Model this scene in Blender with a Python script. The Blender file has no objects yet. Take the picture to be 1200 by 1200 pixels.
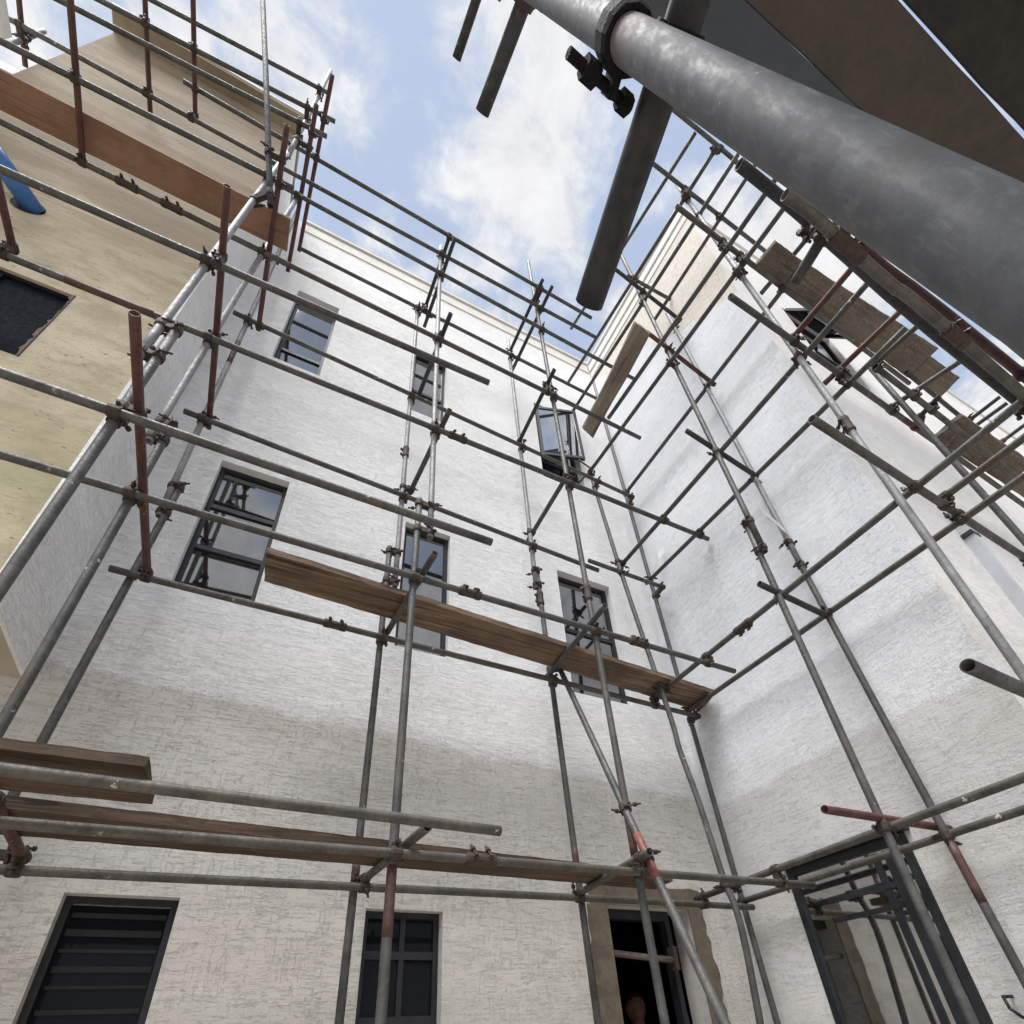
import bpy, bmesh, math, random
from mathutils import Vector, Matrix
rnd = random.Random(7)
S = bpy.context.scene
COL = S.collection
rad = math.radians

# ------------------------------------------------------------------ camera
cam_d = bpy.data.cameras.new('camera')
cam = bpy.data.objects.new('camera', cam_d)
COL.objects.link(cam)
S.camera = cam
right = Vector((0.8970668, -0.4390068, -0.05043998))
down = Vector((0.21579458, 0.53481844, -0.81694672))
fwd = Vector((0.3856214, 0.7219711, 0.57450315))
M = Matrix((right, -down, -fwd)).transposed().to_4x4()
M.translation = Vector((0, 0, 1.45))
cam.matrix_world = M
cam_d.sensor_width = 36
cam_d.lens = 36 * 640.109 / 1200
cam_d.shift_y = (781.6 - 600) / 1200
cam_d.clip_start = 0.01
cam_d.clip_end = 4000
S.render.resolution_x = S.render.resolution_y = 1024

# ------------------------------------------------------------------ world, sun, exposure
SUN_EL, SUN_AZ = 65.0, 229.0      # azimuth: where the sun stands, clockwise from +Y
SUN_STRENGTH, SKY_STRENGTH, EXPOSURE = 2.0, 0.13, 1.64
w = bpy.data.worlds.new('World')
S.world = w
w.use_nodes = True
wn, wl = w.node_tree.nodes, w.node_tree.links
wn.clear()

def N(nodes, kind, **kw):
    n = nodes.new(kind)
    for k, v in kw.items():
        if k in n.inputs.keys() if isinstance(k, str) else False:
            n.inputs[k].default_value = v
        else:
            setattr(n, k, v)
    return n

sky = wn.new('ShaderNodeTexSky')
sky.sky_type = 'NISHITA'
sky.sun_disc = False
sky.sun_elevation = rad(SUN_EL)
sky.sun_rotation = rad(SUN_AZ)
sky.air_density, sky.dust_density, sky.ozone_density = 1.2, 0.9, 1.0
tc = wn.new('ShaderNodeTexCoord')
sep = wn.new('ShaderNodeSeparateXYZ')
wl.new(tc.outputs['Generated'], sep.inputs[0])

def wmath(op, a, b=None, c=None, clamp=False):
    n = wn.new('ShaderNodeMath'); n.operation = op; n.use_clamp = clamp
    for i, v in enumerate((a, b, c)):
        if v is None: continue
        if isinstance(v, (int, float)): n.inputs[i].default_value = v
        else: wl.new(v, n.inputs[i])
    return n.outputs[0]
zc = wmath('MAXIMUM', sep.outputs['Z'], 0.06)
px = wmath('DIVIDE', sep.outputs['X'], zc)
py = wmath('DIVIDE', sep.outputs['Y'], zc)
comb = wn.new('ShaderNodeCombineXYZ')          # the cloud layer: a flat sheet high above
wl.new(px, comb.inputs[0]); wl.new(py, comb.inputs[1])
def wnoise(scale, detail, rough, dist, off):
    mp = wn.new('ShaderNodeMapping'); mp.inputs['Location'].default_value = off
    wl.new(comb.outputs[0], mp.inputs[0])
    n = wn.new('ShaderNodeTexNoise'); n.inputs['Scale'].default_value = scale
    n.inputs['Detail'].default_value = detail; n.inputs['Roughness'].default_value = rough
    n.inputs['Distortion'].default_value = dist
    wl.new(mp.outputs[0], n.inputs['Vector'])
    return n.outputs['Fac']
n1 = wnoise(2.85, 10, 0.58, 0.25, (5.53, 2.66, 0))
n2 = wnoise(2.85 * 4.5, 8, 0.65, 0.4, (1.7, 4.2, 0.3))
cover = wmath('ADD', wmath('MULTIPLY', n1, 0.78), wmath('MULTIPLY', n2, 0.22))
mr = wn.new('ShaderNodeMapRange'); mr.interpolation_type = 'SMOOTHSTEP'
wl.new(cover, mr.inputs['Value'])
mr.inputs['From Min'].default_value, mr.inputs['From Max'].default_value = .435, .565
mask = mr.outputs[0]
mix = wn.new('ShaderNodeMix'); mix.data_type = 'RGBA'
wl.new(mask, mix.inputs['Factor'])
# thin high haze lifts the blue everywhere
hz = wn.new('ShaderNodeMix'); hz.data_type = 'RGBA'; hz.blend_type = 'MIX'
hz.inputs['Factor'].default_value = .9
wl.new(sky.outputs[0], hz.inputs['A']); hz.inputs['B'].default_value = (*(1.17, 1.36, 1.74), 1)
wl.new(hz.outputs['Result'], mix.inputs['A'])
shade = wn.new('ShaderNodeMix'); shade.data_type = 'RGBA'
wl.new(n2, shade.inputs['Factor'])
shade.inputs['A'].default_value = (*[c * 0.70 for c in (2.3, 2.31, 2.34)], 1)
shade.inputs['B'].default_value = (*[c * 1.18 for c in (2.3, 2.31, 2.34)], 1)
wl.new(shade.outputs['Result'], mix.inputs['B'])
bg = wn.new('ShaderNodeBackground')
bg.inputs['Strength'].default_value = SKY_STRENGTH
wl.new(mix.outputs['Result'], bg.inputs['Color'])
wo = wn.new('ShaderNodeOutputWorld')
wl.new(bg.outputs[0], wo.inputs['Surface'])

sd = bpy.data.lights.new('sun', 'SUN')
sd.energy = SUN_STRENGTH
sd.angle = rad(32)
sd.color = (1.0, 0.98, 0.955)
sun = bpy.data.objects.new('sun', sd)
COL.objects.link(sun)
a = rad(SUN_AZ); e = rad(SUN_EL)
to_sun = Vector((math.sin(a) * math.cos(e), math.cos(a) * math.cos(e), math.sin(e)))
sun.rotation_euler = to_sun.to_track_quat('Z', 'Y').to_euler()
S.view_settings.view_transform = 'Standard'
S.view_settings.look = 'None'
S.view_settings.exposure = EXPOSURE
S.view_settings.gamma = 1
S.view_settings.use_curve_mapping = False
S.render.engine = 'CYCLES'
S.cycles.max_bounces = 8
S.cycles.diffuse_bounces = 5

# ------------------------------------------------------------------ material helpers
class MB:
    def __init__(self, name):
        self.m = bpy.data.materials.new(name); self.m.use_nodes = True
        self.n, self.l = self.m.node_tree.nodes, self.m.node_tree.links
        self.p = self.n['Principled BSDF']
        self.tc = self.n.new('ShaderNodeTexCoord')
    def set(self, **kw):
        for k, v in kw.items():
            k = k.replace('_', ' ')
            if hasattr(v, 'links'): self.l.new(v, self.p.inputs[k])
            else:
                self.p.inputs[k].default_value = (*v, 1) if isinstance(v, tuple) and len(v) == 3 else v
    def vec(self, scale=(1, 1, 1), loc=(0, 0, 0), src='Object', rot=(0, 0, 0)):
        mp = self.n.new('ShaderNodeMapping')
        mp.inputs['Scale'].default_value = scale; mp.inputs['Location'].default_value = loc
        mp.inputs['Rotation'].default_value = rot
        self.l.new(self.tc.outputs[src], mp.inputs[0]); return mp.outputs[0]
    def noise(self, vec, scale=1, detail=4, rough=.5, dist=0):
        n = self.n.new('ShaderNodeTexNoise'); self.l.new(vec, n.inputs['Vector'])
        n.inputs['Scale'].default_value = scale; n.inputs['Detail'].default_value = detail
        n.inputs['Roughness'].default_value = rough; n.inputs['Distortion'].default_value = dist
        return n.outputs['Fac']
    def voro(self, vec, scale=1, feature='F1', out='Distance'):
        n = self.n.new('ShaderNodeTexVoronoi'); n.feature = feature; self.l.new(vec, n.inputs['Vector'])
        n.inputs['Scale'].default_value = scale; return n.outputs[out]
    def math(self, op, a, b=None, c=None, clamp=False):
        n = self.n.new('ShaderNodeMath'); n.operation = op; n.use_clamp = clamp
        for i, v in enumerate((a, b, c)):
            if v is None: continue
            if isinstance(v, (int, float)): n.inputs[i].default_value = v
            else: self.l.new(v, n.inputs[i])
        return n.outputs[0]
    def ramp(self, fac, lo, hi, a=0., b=1., smooth=True):
        n = self.n.new('ShaderNodeMapRange'); n.interpolation_type = 'SMOOTHSTEP' if smooth else 'LINEAR'
        self.l.new(fac, n.inputs['Value'])
        n.inputs['From Min'].default_value = lo; n.inputs['From Max'].default_value = hi
        n.inputs['To Min'].default_value = a; n.inputs['To Max'].default_value = b
        return n.outputs[0]
    def mix(self, fac, a, b, blend='MIX'):
        n = self.n.new('ShaderNodeMix'); n.data_type = 'RGBA'; n.blend_type = blend
        for k, v in (('Factor', fac), ('A', a), ('B', b)):
            if hasattr(v, 'links'): self.l.new(v, n.inputs[k])
            elif k == 'Factor': n.inputs[k].default_value = v
            else: n.inputs[k].default_value = (*v, 1)
        return n.outputs['Result']
    def xyz(self, src='Object'):
        n = self.n.new('ShaderNodeSeparateXYZ'); self.l.new(self.tc.outputs[src], n.inputs[0]); return n.outputs
    def bump(self, h, strength=.5, dist=.01, prev=None):
        n = self.n.new('ShaderNodeBump'); n.inputs['Strength'].default_value = strength
        n.inputs['Distance'].default_value = dist; self.l.new(h, n.inputs['Height'])
        if prev: self.l.new(prev, n.inputs['Normal'])
        self.l.new(n.outputs[0], self.p.inputs['Normal']); return n.outputs[0]

def dashes(b, sh, sz, seed, lo, hi):
    """thin torn strokes: the trowelled coarse coat"""
    n = b.noise(b.vec((sh, sh, sz), (seed, seed * 1.7, seed * .6)), 1, 3, .55, 0.6)
    d = b.math('ABSOLUTE', b.math('SUBTRACT', n, .5))
    line = b.ramp(d, lo, hi, 1., 0.)
    gate = b.ramp(b.noise(b.vec((sh * .55, sh * .55, sz * .55), (seed * 3.1, 2, seed)), 1, 2, .5), .51, .57)
    gate = b.math('MULTIPLY', gate, b.ramp(b.noise(b.vec((1.4, 1.4, 2.2), (seed, 5, 2)), 1, 3, .6), .34, .6, .25, 1))
    return b.math('MULTIPLY', line, gate)

def plaster(name, zlo=None, ptint=(1, 1, 1), zslope=(0, 0), raw=None, grid=True, white=(.87, .875, .885), stip=1.0):
    b = MB(name)
    o = b.xyz()
    big = b.noise(b.vec((.5, .5, .8)), 1, 4, .6)
    cloud = b.noise(b.vec((1.6, 1.6, 2.6), (4, 1, 2)), 1, 5, .6)
    hz_ = dashes(b, 11, 120, 1.3, .0, .022)
    hz2 = dashes(b, 20, 190, 5.1, .0, .026)
    stp = b.noise(b.vec((75, 75, 95)) if grid else b.vec((70, 70, 85)), 1, 4, .62)
    # upper coat: white paint over the coarse coat
    c_up = b.mix(b.ramp(cloud, .3, .75), tuple(v * .93 for v in white), white)
    hz3 = dashes(b, 16, 105, 12.7, .0, .03)
    vt3 = dashes(b, 85, 20, 4.4, .0, .022)
    scr = b.math('MAXIMUM', b.math('MAXIMUM', hz2, hz_), b.math('MAXIMUM', hz3, b.math('MULTIPLY', vt3, .7)))
    c_up = b.mix(b.math('MULTIPLY', scr, .10), c_up, (.35, .34, .33))
    c_up = b.mix(b.ramp(stp, .52, .72, 0, .05), c_up, (.45, .45, .45))
    hgt_up = b.math('MULTIPLY', scr, -1.3)
    hgt_up = b.math('ADD', hgt_up, b.math('MULTIPLY', stp, 1.0 * stip))
    col, hgt = c_up, hgt_up
    if zlo is not None:
        vt = dashes(b, 100, 14, 8.7, .0, .018)
        lines = b.math('MAXIMUM', b.math('MULTIPLY', vt, .85 if grid else .4), b.math('MAXIMUM', hz_, b.math('MULTIPLY', hz3, .7)))
        prim = b.mix(b.ramp(cloud, .3, .7), tuple(v*t_ for v, t_ in zip((.565, .543, .512), ptint)), tuple(v*t_ for v, t_ in zip((.625, .605, .577), ptint)))
        prim = b.mix(b.ramp(big, .45, .65, 0, .3), prim, tuple(v*t_ for v, t_ in zip((.50, .475, .44), ptint)))
        prim = b.mix(b.math('MULTIPLY', lines, .42), prim, (.20, .18, .165))
        hl = b.math('ADD', b.math('MULTIPLY', lines, -1.5), b.math('MULTIPLY', stp, .8))
        edge = b.math('ADD', b.math('MULTIPLY', o['X'], zslope[0]), b.math('MULTIPLY', o['Y'], zslope[1]))
        edge = b.math('ADD', edge, b.math('MULTIPLY', b.noise(b.vec((2.2, 2.2, 1.2), (9, 3, 1)), 1, 4, .6), .20))
        edge = b.math('SUBTRACT', b.math('SUBTRACT', o['Z'], edge), zlo - .10)
        wob = b.math('ADD', edge, b.math('MULTIPLY', b.math('SUBTRACT', stp, .5), .16))
        up = b.ramp(wob, -.025, .025)
        # a thinner second coat just over the edge
        thin = b.ramp(wob, .02, .7, .28, 0.)
        col = b.mix(up, prim, b.mix(thin, c_up, prim))
        hgt = b.math('ADD', b.math('MULTIPLY', hgt_up, up), b.math('MULTIPLY', hl, b.math('SUBTRACT', 1., up)))
    if raw is not None:
        z0, s = raw
        ed = b.math('SUBTRACT', o['Z'], b.math('MULTIPLY', o['Y'], s))
        ed = b.math('SUBTRACT', ed, z0)
        ed = b.math('ADD', ed, b.math('MULTIPLY', b.math('SUBTRACT', b.noise(b.vec((1.5, 1.5, 3), (3, 7, 7)), 1, 5, .6), .5), 1.2))
        rw = b.ramp(ed, -.05, .05)
        pits = b.ramp(b.noise(b.vec((30, 30, 45), (2, 2, 9)), 1, 3, .6), .56, .66)
        cream = b.mix(b.math('MULTIPLY', pits, .6), b.mix(cloud, (.72, .67, .59), (.82, .77, .69)), (.48, .41, .32))
        col = b.mix(rw, col, cream)
        hgt = b.math('ADD', hgt, b.math('MULTIPLY', b.math('MULTIPLY', pits, -1.), rw))
    b.set(Base_Color=col, Roughness=.82, Specular_IOR_Level=.25)
    b.bump(hgt, .62 if grid else .7, .0078 if grid else .0085)
    return b.m

M_back = plaster('white_plaster_back', 3.40, zslope=(-.045, 0))
M_right = plaster('white_plaster_right', 3.12, (1.0, 1.03, 1.08), raw=(7.15, 1.0), grid=False, white=(.80, .825, .87), stip=1.25)
M_end = plaster('white_plaster_end', None, white=(.82, .81, .80))
M_return = plaster('white_plaster_return', None, white=(.90, .905, .91))

def m_beige():
    b = MB('beige_render')
    o = b.xyz()
    blot = b.noise(b.vec((.9, .9, 1.5), (3, 3, 3)), 1, 7, .68, .3)
    dull = b.noise(b.vec((2.6, 2.6, 4.2), (1, 8, 3)), 1, 6, .7)
    run = b.noise(b.vec((.8, .8, 3.0), (8, 1, 5)), 1, 6, .66, .8)
    fine = b.noise(b.vec((26, 26, 40)), 1, 5, .7)
    c = b.mix(b.ramp(blot, .32, .68), (.46, .395, .28), (.58, .515, .385))
    c = b.mix(b.ramp(dull, .42, .64, 0, .6), c, (.34, .285, .20))
    up = b.ramp(o['Z'], 6.6, 7.8)
    c = b.mix(b.math('MULTIPLY', b.ramp(run, .36, .62, .72, 1), b.math('MULTIPLY', up, .95)), c, (.215, .172, .125))
    band = b.math('MULTIPLY', b.ramp(o['Z'], 6.7, 7.0), b.ramp(o['Z'], 7.9, 7.3))
    c = b.mix(b.math('MULTIPLY', band, b.ramp(run, .38, .55, 0, .45)), c, (.19, .14, .09))
    lowz = b.ramp(o['Z'], 5.4, 3.5)
    green = b.ramp(b.noise(b.vec((1.3, 1.3, .9), (1, 6, 2)), 1, 6, .66), .38, .62)
    c = b.mix(b.math('MULTIPLY', lowz, b.math('MULTIPLY', green, .75)), c, (.27, .255, .14))
    v = b.voro(b.vec((11, 11, 15), (0, 0, 0)), 1)
    v2 = b.voro(b.vec((31, 31, 40), (4, 4, 4)), 1)
    gate = b.ramp(b.noise(b.vec((1.6, 1.6, 2), (7, 7, 1)), 1, 3, .6), .46, .60)
    pit = b.math('MAXIMUM', b.ramp(v, .07, .14, 1., 0.), b.math('MULTIPLY', b.ramp(v2, .10, .2, .9, 0.), gate))
    pit = b.math('MULTIPLY', pit, b.ramp(fine, .35, .6))
    grz = dashes(b, 5, 40, 3.3, 0, .010)
    c = b.mix(b.math('MULTIPLY', pit, .75), c, (.17, .14, .10))
    c = b.mix(b.math('MULTIPLY', grz, .5), c, (.30, .25, .17))
    b.set(Base_Color=c, Roughness=.88, Specular_IOR_Level=.15)
    h = b.math('ADD', b.math('MULTIPLY', fine, .7), b.math('ADD', b.math('MULTIPLY', pit, -1.2), b.math('MULTIPLY', grz, -.8)))
    b.bump(h, .6, .008)
    return b.m
M_beige = m_beige()

def simple(name, c1, c2, scale=6, rough=.7, bump=.15, metal=0., spec=.4):
    b = MB(name)
    n = b.noise(b.vec((1, 1, 1)), scale, 6, .62, .3)
    n2 = b.noise(b.vec((1, 1, 1), (5, 2, 8)), scale * 7, 4, .6)
    b.set(Base_Color=b.mix(b.ramp(n, .3, .7), c1, c2), Roughness=b.ramp(n2, .3, .7, rough - .1, rough + .1),
          Metallic=metal, Specular_IOR_Level=spec)
    if bump: b.bump(b.math('ADD', n2, n), bump, .004)
    return b.m
M_coping = simple('coping_plaster', (.62, .60, .56), (.72, .70, .66), 3, .8, .2)
M_coping_w = simple('cornice_white', (.74, .73, .70), (.82, .81, .79), 3, .8, .2)
M_soffit = simple('soffit_cement', (.40, .35, .29), (.50, .45, .38), 2, .85, .25)
M_jamb = simple('white_reveal', (.70, .70, .71), (.80, .80, .81), 5, .8, .2)
M_cement = simple('door_trim_cement', (.10, .082, .060), (.17, .142, .108), 9, .85, .6)
M_frame = simple('dark_aluminium', (.011, .0125, .016), (.021, .0235, .029), 9, .5, .03)
M_slat = simple('louvre_grey', (.006, .0066, .007), (.011, .0117, .0124), 5, .7, 0)
M_navy = simple('navy_void', (.006, .008, .013), (.010, .013, .020), 6, .85, 0, 0, .1)
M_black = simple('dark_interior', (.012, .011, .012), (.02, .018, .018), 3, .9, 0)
M_ground = simple('site_ground', (.26, .23, .19), (.36, .33, .28), 1.2, .9, .5)
M_rustc = simple('coupler_rust', (.024, .019, .017), (.066, .043, .034), 40, .7, .5)
M_bolt = simple('bolt_steel', (.03, .024, .022), (.075, .055, .045), 60, .55, .3, .4)
M_clamp = simple('clamp_dark_steel', (.005, .005, .006), (.013, .012, .013), 50, .75, .4, .0, .12)
M_redband = simple('red_paint', (.14, .040, .038), (.20, .07, .063), 25, .55, .2)
M_redfaded = simple('red_paint_faded', (.062, .030, .028), (.095, .048, .044), 25, .6, .2)
M_blue = simple('blue_pvc', (.035, .12, .33), (.055, .17, .42), 12, .4, .05)
M_dkblue = simple('blue_pvc_inside', (.006, .012, .035), (.01, .02, .05), 12, .6, 0)
M_slate = simple('slate_board', (.040, .050, .066), (.055, .066, .083), 3, .6, .15)
M_plastic = simple('plastic_scrap', (.48, .50, .52), (.60, .62, .64), 9, .35, .1)
M_skin = simple('skin', (.13, .06, .04), (.18, .09, .06), 9, .55, .05)
M_cloth = simple('work_cloth', (.10, .08, .09), (.14, .11, .12), 9, .85, .2)
M_eye = simple('eye', (.10, .08, .07), (.14, .12, .11), 9, .3, 0)
M_foliage = simple('foliage', (.03, .07, .015), (.07, .13, .03), 30, .6, .2)
M_bark = simple('bark', (.07, .05, .03), (.12, .09, .06), 14, .9, .6)

def glass(name, refl, tint):
    b = MB(name)
    wob = b.noise(b.vec((1.1, 1.1, .8)), 1, 2, .4)
    b.set(Base_Color=(.008, .009, .011), Roughness=.04, Specular_IOR_Level=.03 if refl < .1 else .6)
    nrm = b.bump(wob, .04, .05)
    g = b.n.new('ShaderNodeBsdfGlossy'); g.inputs['Color'].default_value = (*tint, 1); g.inputs['Roughness'].default_value = .03
    b.l.new(nrm, g.inputs['Normal'])
    dirt = b.noise(b.vec((9, 9, 5)), 1, 5, .65)
    ms = b.n.new('ShaderNodeMixShader'); b.l.new(b.ramp(dirt, .3, .8, refl * 1.05, refl * .85), ms.inputs[0])
    b.l.new(b.p.outputs[0], ms.inputs[1]); b.l.new(g.outputs[0], ms.inputs[2])
    out = [n for n in b.n if n.type == 'OUTPUT_MATERIAL'][0]
    b.l.new(ms.outputs[0], out.inputs['Surface'])
    return b.m
M_glass = glass('tinted_glass', .36, (.62, .635, .65))
M_glass_lo = glass('dark_glass', .008, (.7, .75, .8))
M_glass_wr = glass('side_glass', .64, (.80, .80, .79))

def steel(name, c1, c2, splash=.5, rust=.4, metal=.15, rough=.58):
    b = MB(name)
    n = b.noise(b.vec((1, 1, 1)), 7, 6, .65, .5)
    n2 = b.noise(b.vec((1, 1, 1), (7, 1, 3)), 60, 5, .65)
    n3 = b.noise(b.vec((1, 1, 1), (2, 9, 5)), 2.2, 5, .7)
    c = b.mix(b.ramp(n, .32, .68), c1, c2)
    c = b.mix(b.ramp(n2, .45, .7, 0, .35), c, tuple(v * .55 for v in c1))
    c = b.mix(b.ramp(n3, .56, .72, 0, rust), c, (.12, .055, .033))
    drops = b.ramp(b.noise(b.vec((1, 1, 1), (1, 3, 1)), 24, 4, .65), .645, .675)
    dg = b.ramp(b.noise(b.vec((1, 1, 1), (8, 3, 1)), 4, 3, .5), .52, .62)
    drops = b.math('MULTIPLY', b.math('MULTIPLY', drops, dg), splash)
    c = b.mix(drops, c, (.55, .53, .48))
    b.set(Base_Color=c, Metallic=metal, Roughness=b.ramp(n2, .3, .7, rough - .12, rough + .15), Specular_IOR_Level=.45)
    b.bump(b.math('ADD', b.math('MULTIPLY', n2, .5), drops), .18, .003)
    return b.m
STEEL = {
 'grey': steel('steel_grey', (.048, .049, .048), (.098, .098, .094), .8, .4),
 'light': steel('steel_pale', (.17, .173, .18), (.27, .273, .285), .4, .25, .15, .58),
 'red': steel('steel_red_oxide', (.065, .026, .023), (.105, .045, .039), .35, .5, .1, .6),
 'weathered': steel('steel_weathered', (.050, .047, .043), (.102, .096, .086), 1.0, .5, .15, .6),
 'dark': steel('steel_dark', (.022, .023, .026), (.046, .046, .048), .3, .3, .05, .65),
 'black': steel('steel_black', (.010, .011, .014), (.020, .021, .025), .08, .1, .0, .6),
 'near': None,
}

def near_steel():
    b = MB('steel_near')
    m1 = b.noise(b.vec((1, 1, 1)), 26, 7, .72, .2)
    m2 = b.noise(b.vec((1, 1, .35), (4, 4, 1)), 90, 6, .7)
    m3 = b.noise(b.vec((1, 1, 1), (9, 2, 6)), 7, 5, .65)
    c = b.mix(b.ramp(m1, .30, .70), (.056, .062, .073), (.098, .105, .118))
    c = b.mix(b.ramp(m2, .50, .72, 0, .4), c, (.21, .22, .235))
    c = b.mix(b.ramp(m3, .54, .70, 0, .55), c, (.085, .075, .068))
    rust = b.math('MULTIPLY', b.ramp(b.noise(b.vec((1, 1, 1), (2, 7, 7)), 15, 6, .75), .56, .70), .75)
    c = b.mix(rust, c, (.13, .06, .04))
    o = b.xyz()
    dz = b.math('ABSOLUTE', b.math('SUBTRACT', o['Z'], 2.39))
    c = b.mix(b.math('MULTIPLY', b.ramp(dz, .14, .05), b.ramp(m1, .42, .6, 0, .4)), c, (.13, .07, .066))   # worn red paint by the coupler
    sc = b.math('ABSOLUTE', b.math('SUBTRACT', b.noise(b.vec((60, 60, 9), (5, 5, 5)), 1, 2, .5, 1.2), .5))
    scr = b.math('MULTIPLY', b.ramp(sc, 0, .006, 1, 0), b.ramp(m3, .5, .6))
    streak = b.math('MULTIPLY', b.ramp(b.noise(b.vec((150, 150, 9), (2, 2, 2)), 1, 4, .6), .60, .68), b.ramp(m1, .45, .62))
    dots = b.math('MULTIPLY', b.ramp(b.noise(b.vec((1, 1, 1)), 75, 4, .7), .64, .69), b.ramp(b.noise(b.vec((1, 1, 1), (3, 3, 3)), 14, 4, .6), .50, .60))
    dots = b.math('MAXIMUM', dots, b.math('MULTIPLY', streak, .35))
    c = b.mix(b.math('MULTIPLY', dots, .5), c, (.42, .41, .38))
    b.set(Base_Color=c, Metallic=.05, Roughness=b.ramp(m2, .3, .7, .58, .78), Specular_IOR_Level=.28)
    b.bump(b.math('ADD', b.math('MULTIPLY', m2, .4), b.math('ADD', m1, dots)), .25, .0012)
    return b.m
STEEL['near'] = near_steel()

def wood(name, c1, c2, crack, grain_axis='x', mottled=False, sc=1.0):
    b = MB(name)
    s = {'x': (.9, 26, 26), 'y': (26, .9, 26)}[grain_axis]
    g = b.noise(b.vec(tuple(v * sc for v in s)), 1, 6, .6, .8)
    g2 = b.noise(b.vec(tuple(v * 2.1 * sc for v in s), (3, 5, 2)), 1, 4, .6, .4)
    bl = b.noise(b.vec((2, 2, 2)), 1, 4, .6)
    c = b.mix(b.ramp(g, .33, .66), c1, c2)
    c = b.mix(b.ramp(bl, .4, .65, 0, .5), c, tuple(v * .6 for v in c1))
    d = b.math('ABSOLUTE', b.math('SUBTRACT', g2, .5))
    ck = b.math('MULTIPLY', b.ramp(d, 0, .02, 1, 0), b.ramp(g, .42, .58))
    ck = b.math('MAXIMUM', ck, b.ramp(b.noise(b.vec(tuple(v * .6 * sc for v in s), (1, 9, 4)), 1, 3, .5, .5), .60, .68, 0, .8))
    c = b.mix(b.math('MULTIPLY', ck, .9), c, crack)
    h = b.math('ADD', b.math('MULTIPLY', ck, -1.6), g)
    if mottled:
        m = b.noise(b.vec((1, 1, 1)), 26, 6, .7)
        c = b.mix(b.ramp(m, .50, .68, 0, .5), c, (.27, .24, .20))
        dots = b.ramp(b.voro(b.vec((1, 1, 1)), 22), .10, .16, 1., 0.)
        c = b.mix(b.math('MULTIPLY', dots, b.ramp(bl, .55, .7)), c, (.42, .39, .34))
        h = b.math('ADD', h, m)
    b.set(Base_Color=c, Roughness=.8, Specular_IOR_Level=.25)
    b.bump(h, .45, .006)
    return b.m
M_wood = wood('plank_brown', (.095, .064, .045), (.265, .185, .125), (.018, .012, .009), sc=1.3)
M_wood_dk = wood('plank_dark', (.050, .034, .024), (.125, .083, .055), (.014, .010, .008), sc=1.2)
M_ply = wood('plank_orange', (.25, .145, .098), (.31, .185, .128), (.16, .09, .06), sc=2.2)
M_wood_gx = wood('plank_grey_x', (.115, .095, .077), (.20, .168, .138), (.05, .038, .03), mottled=True)
M_wood_gy = wood('plank_grey_y', (.20, .165, .125), (.29, .245, .195), (.07, .05, .035), grain_axis='y', mottled=True)
M_board_br = simple('board_brown', (.047, .041, .039), (.066, .055, .049), 5, .85, .5)
M_board_dk = simple('board_dark', (.014, .013, .013), (.026, .024, .023), 3, .85, .3)

# ------------------------------------------------------------------ object helpers
def link(name, me, mat=None, parent=None):
    o = bpy.data.objects.new(name, me)
    COL.objects.link(o)
    if mat: me.materials.append(mat)
    if parent: o.parent = parent
    return o
def tag(o, label, cat, group=None):
    o['label'] = label; o['category'] = cat
    if group: o['group'] = group
    return o
def struct(o):
    o['kind'] = 'structure'; return o
def empty(name, loc=(0, 0, 0)):
    o = bpy.data.objects.new(name, None); COL.objects.link(o); o.location = loc; return o
def mesh(name, v, f, smooth=False):
    me = bpy.data.meshes.new(name); me.from_pydata([tuple(p) for p in v], [], f); me.update()
    if smooth: me.polygons.foreach_set('use_smooth', [True] * len(me.polygons))
    return me
class Geo:
    def __init__(self): self.v, self.f = [], []
    def add(self, v, f):
        k = len(self.v); self.v += [tuple(p) for p in v]; self.f += [tuple(i + k for i in q) for q in f]
    def box(self, a, b):
        x0, y0, z0 = (min(a[i], b[i]) for i in range(3)); x1, y1, z1 = (max(a[i], b[i]) for i in range(3))
        self.add([(x0,y0,z0),(x1,y0,z0),(x1,y1,z0),(x0,y1,z0),(x0,y0,z1),(x1,y0,z1),(x1,y1,z1),(x0,y1,z1)],
                 [(0,3,2,1),(4,5,6,7),(0,1,5,4),(1,2,6,5),(2,3,7,6),(3,0,4,7)])
    def obox(self, c, ax, ay, az):
        c = Vector(c)
        self.add([c + ax*i + ay*j + az*k for k in (-1,1) for j in (-1,1) for i in (-1,1)],
                 [(0,2,3,1),(4,5,7,6),(0,1,5,4),(1,3,7,5),(3,2,6,7),(2,0,4,6)])
    def cyl(self, p, q, r, n=12, cap=True, r2=None):
        p, q = Vector(p), Vector(q); d = (q - p).normalized()
        u = d.orthogonal().normalized(); w_ = d.cross(u); r2 = r if r2 is None else r2
        ring = [(math.cos(2*math.pi*i/n), math.sin(2*math.pi*i/n)) for i in range(n)]
        v = [p + (u*c + w_*s)*r for c, s in ring] + [q + (u*c + w_*s)*r2 for c, s in ring]
        f = [(i, (i+1) % n, n + (i+1) % n, n + i) for i in range(n)]
        if cap: f += [tuple(range(n))[::-1], tuple(range(n, 2*n))]
        self.add(v, f)
    def mesh(self, name, smooth=False): return mesh(name, self.v, self.f, smooth)

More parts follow.
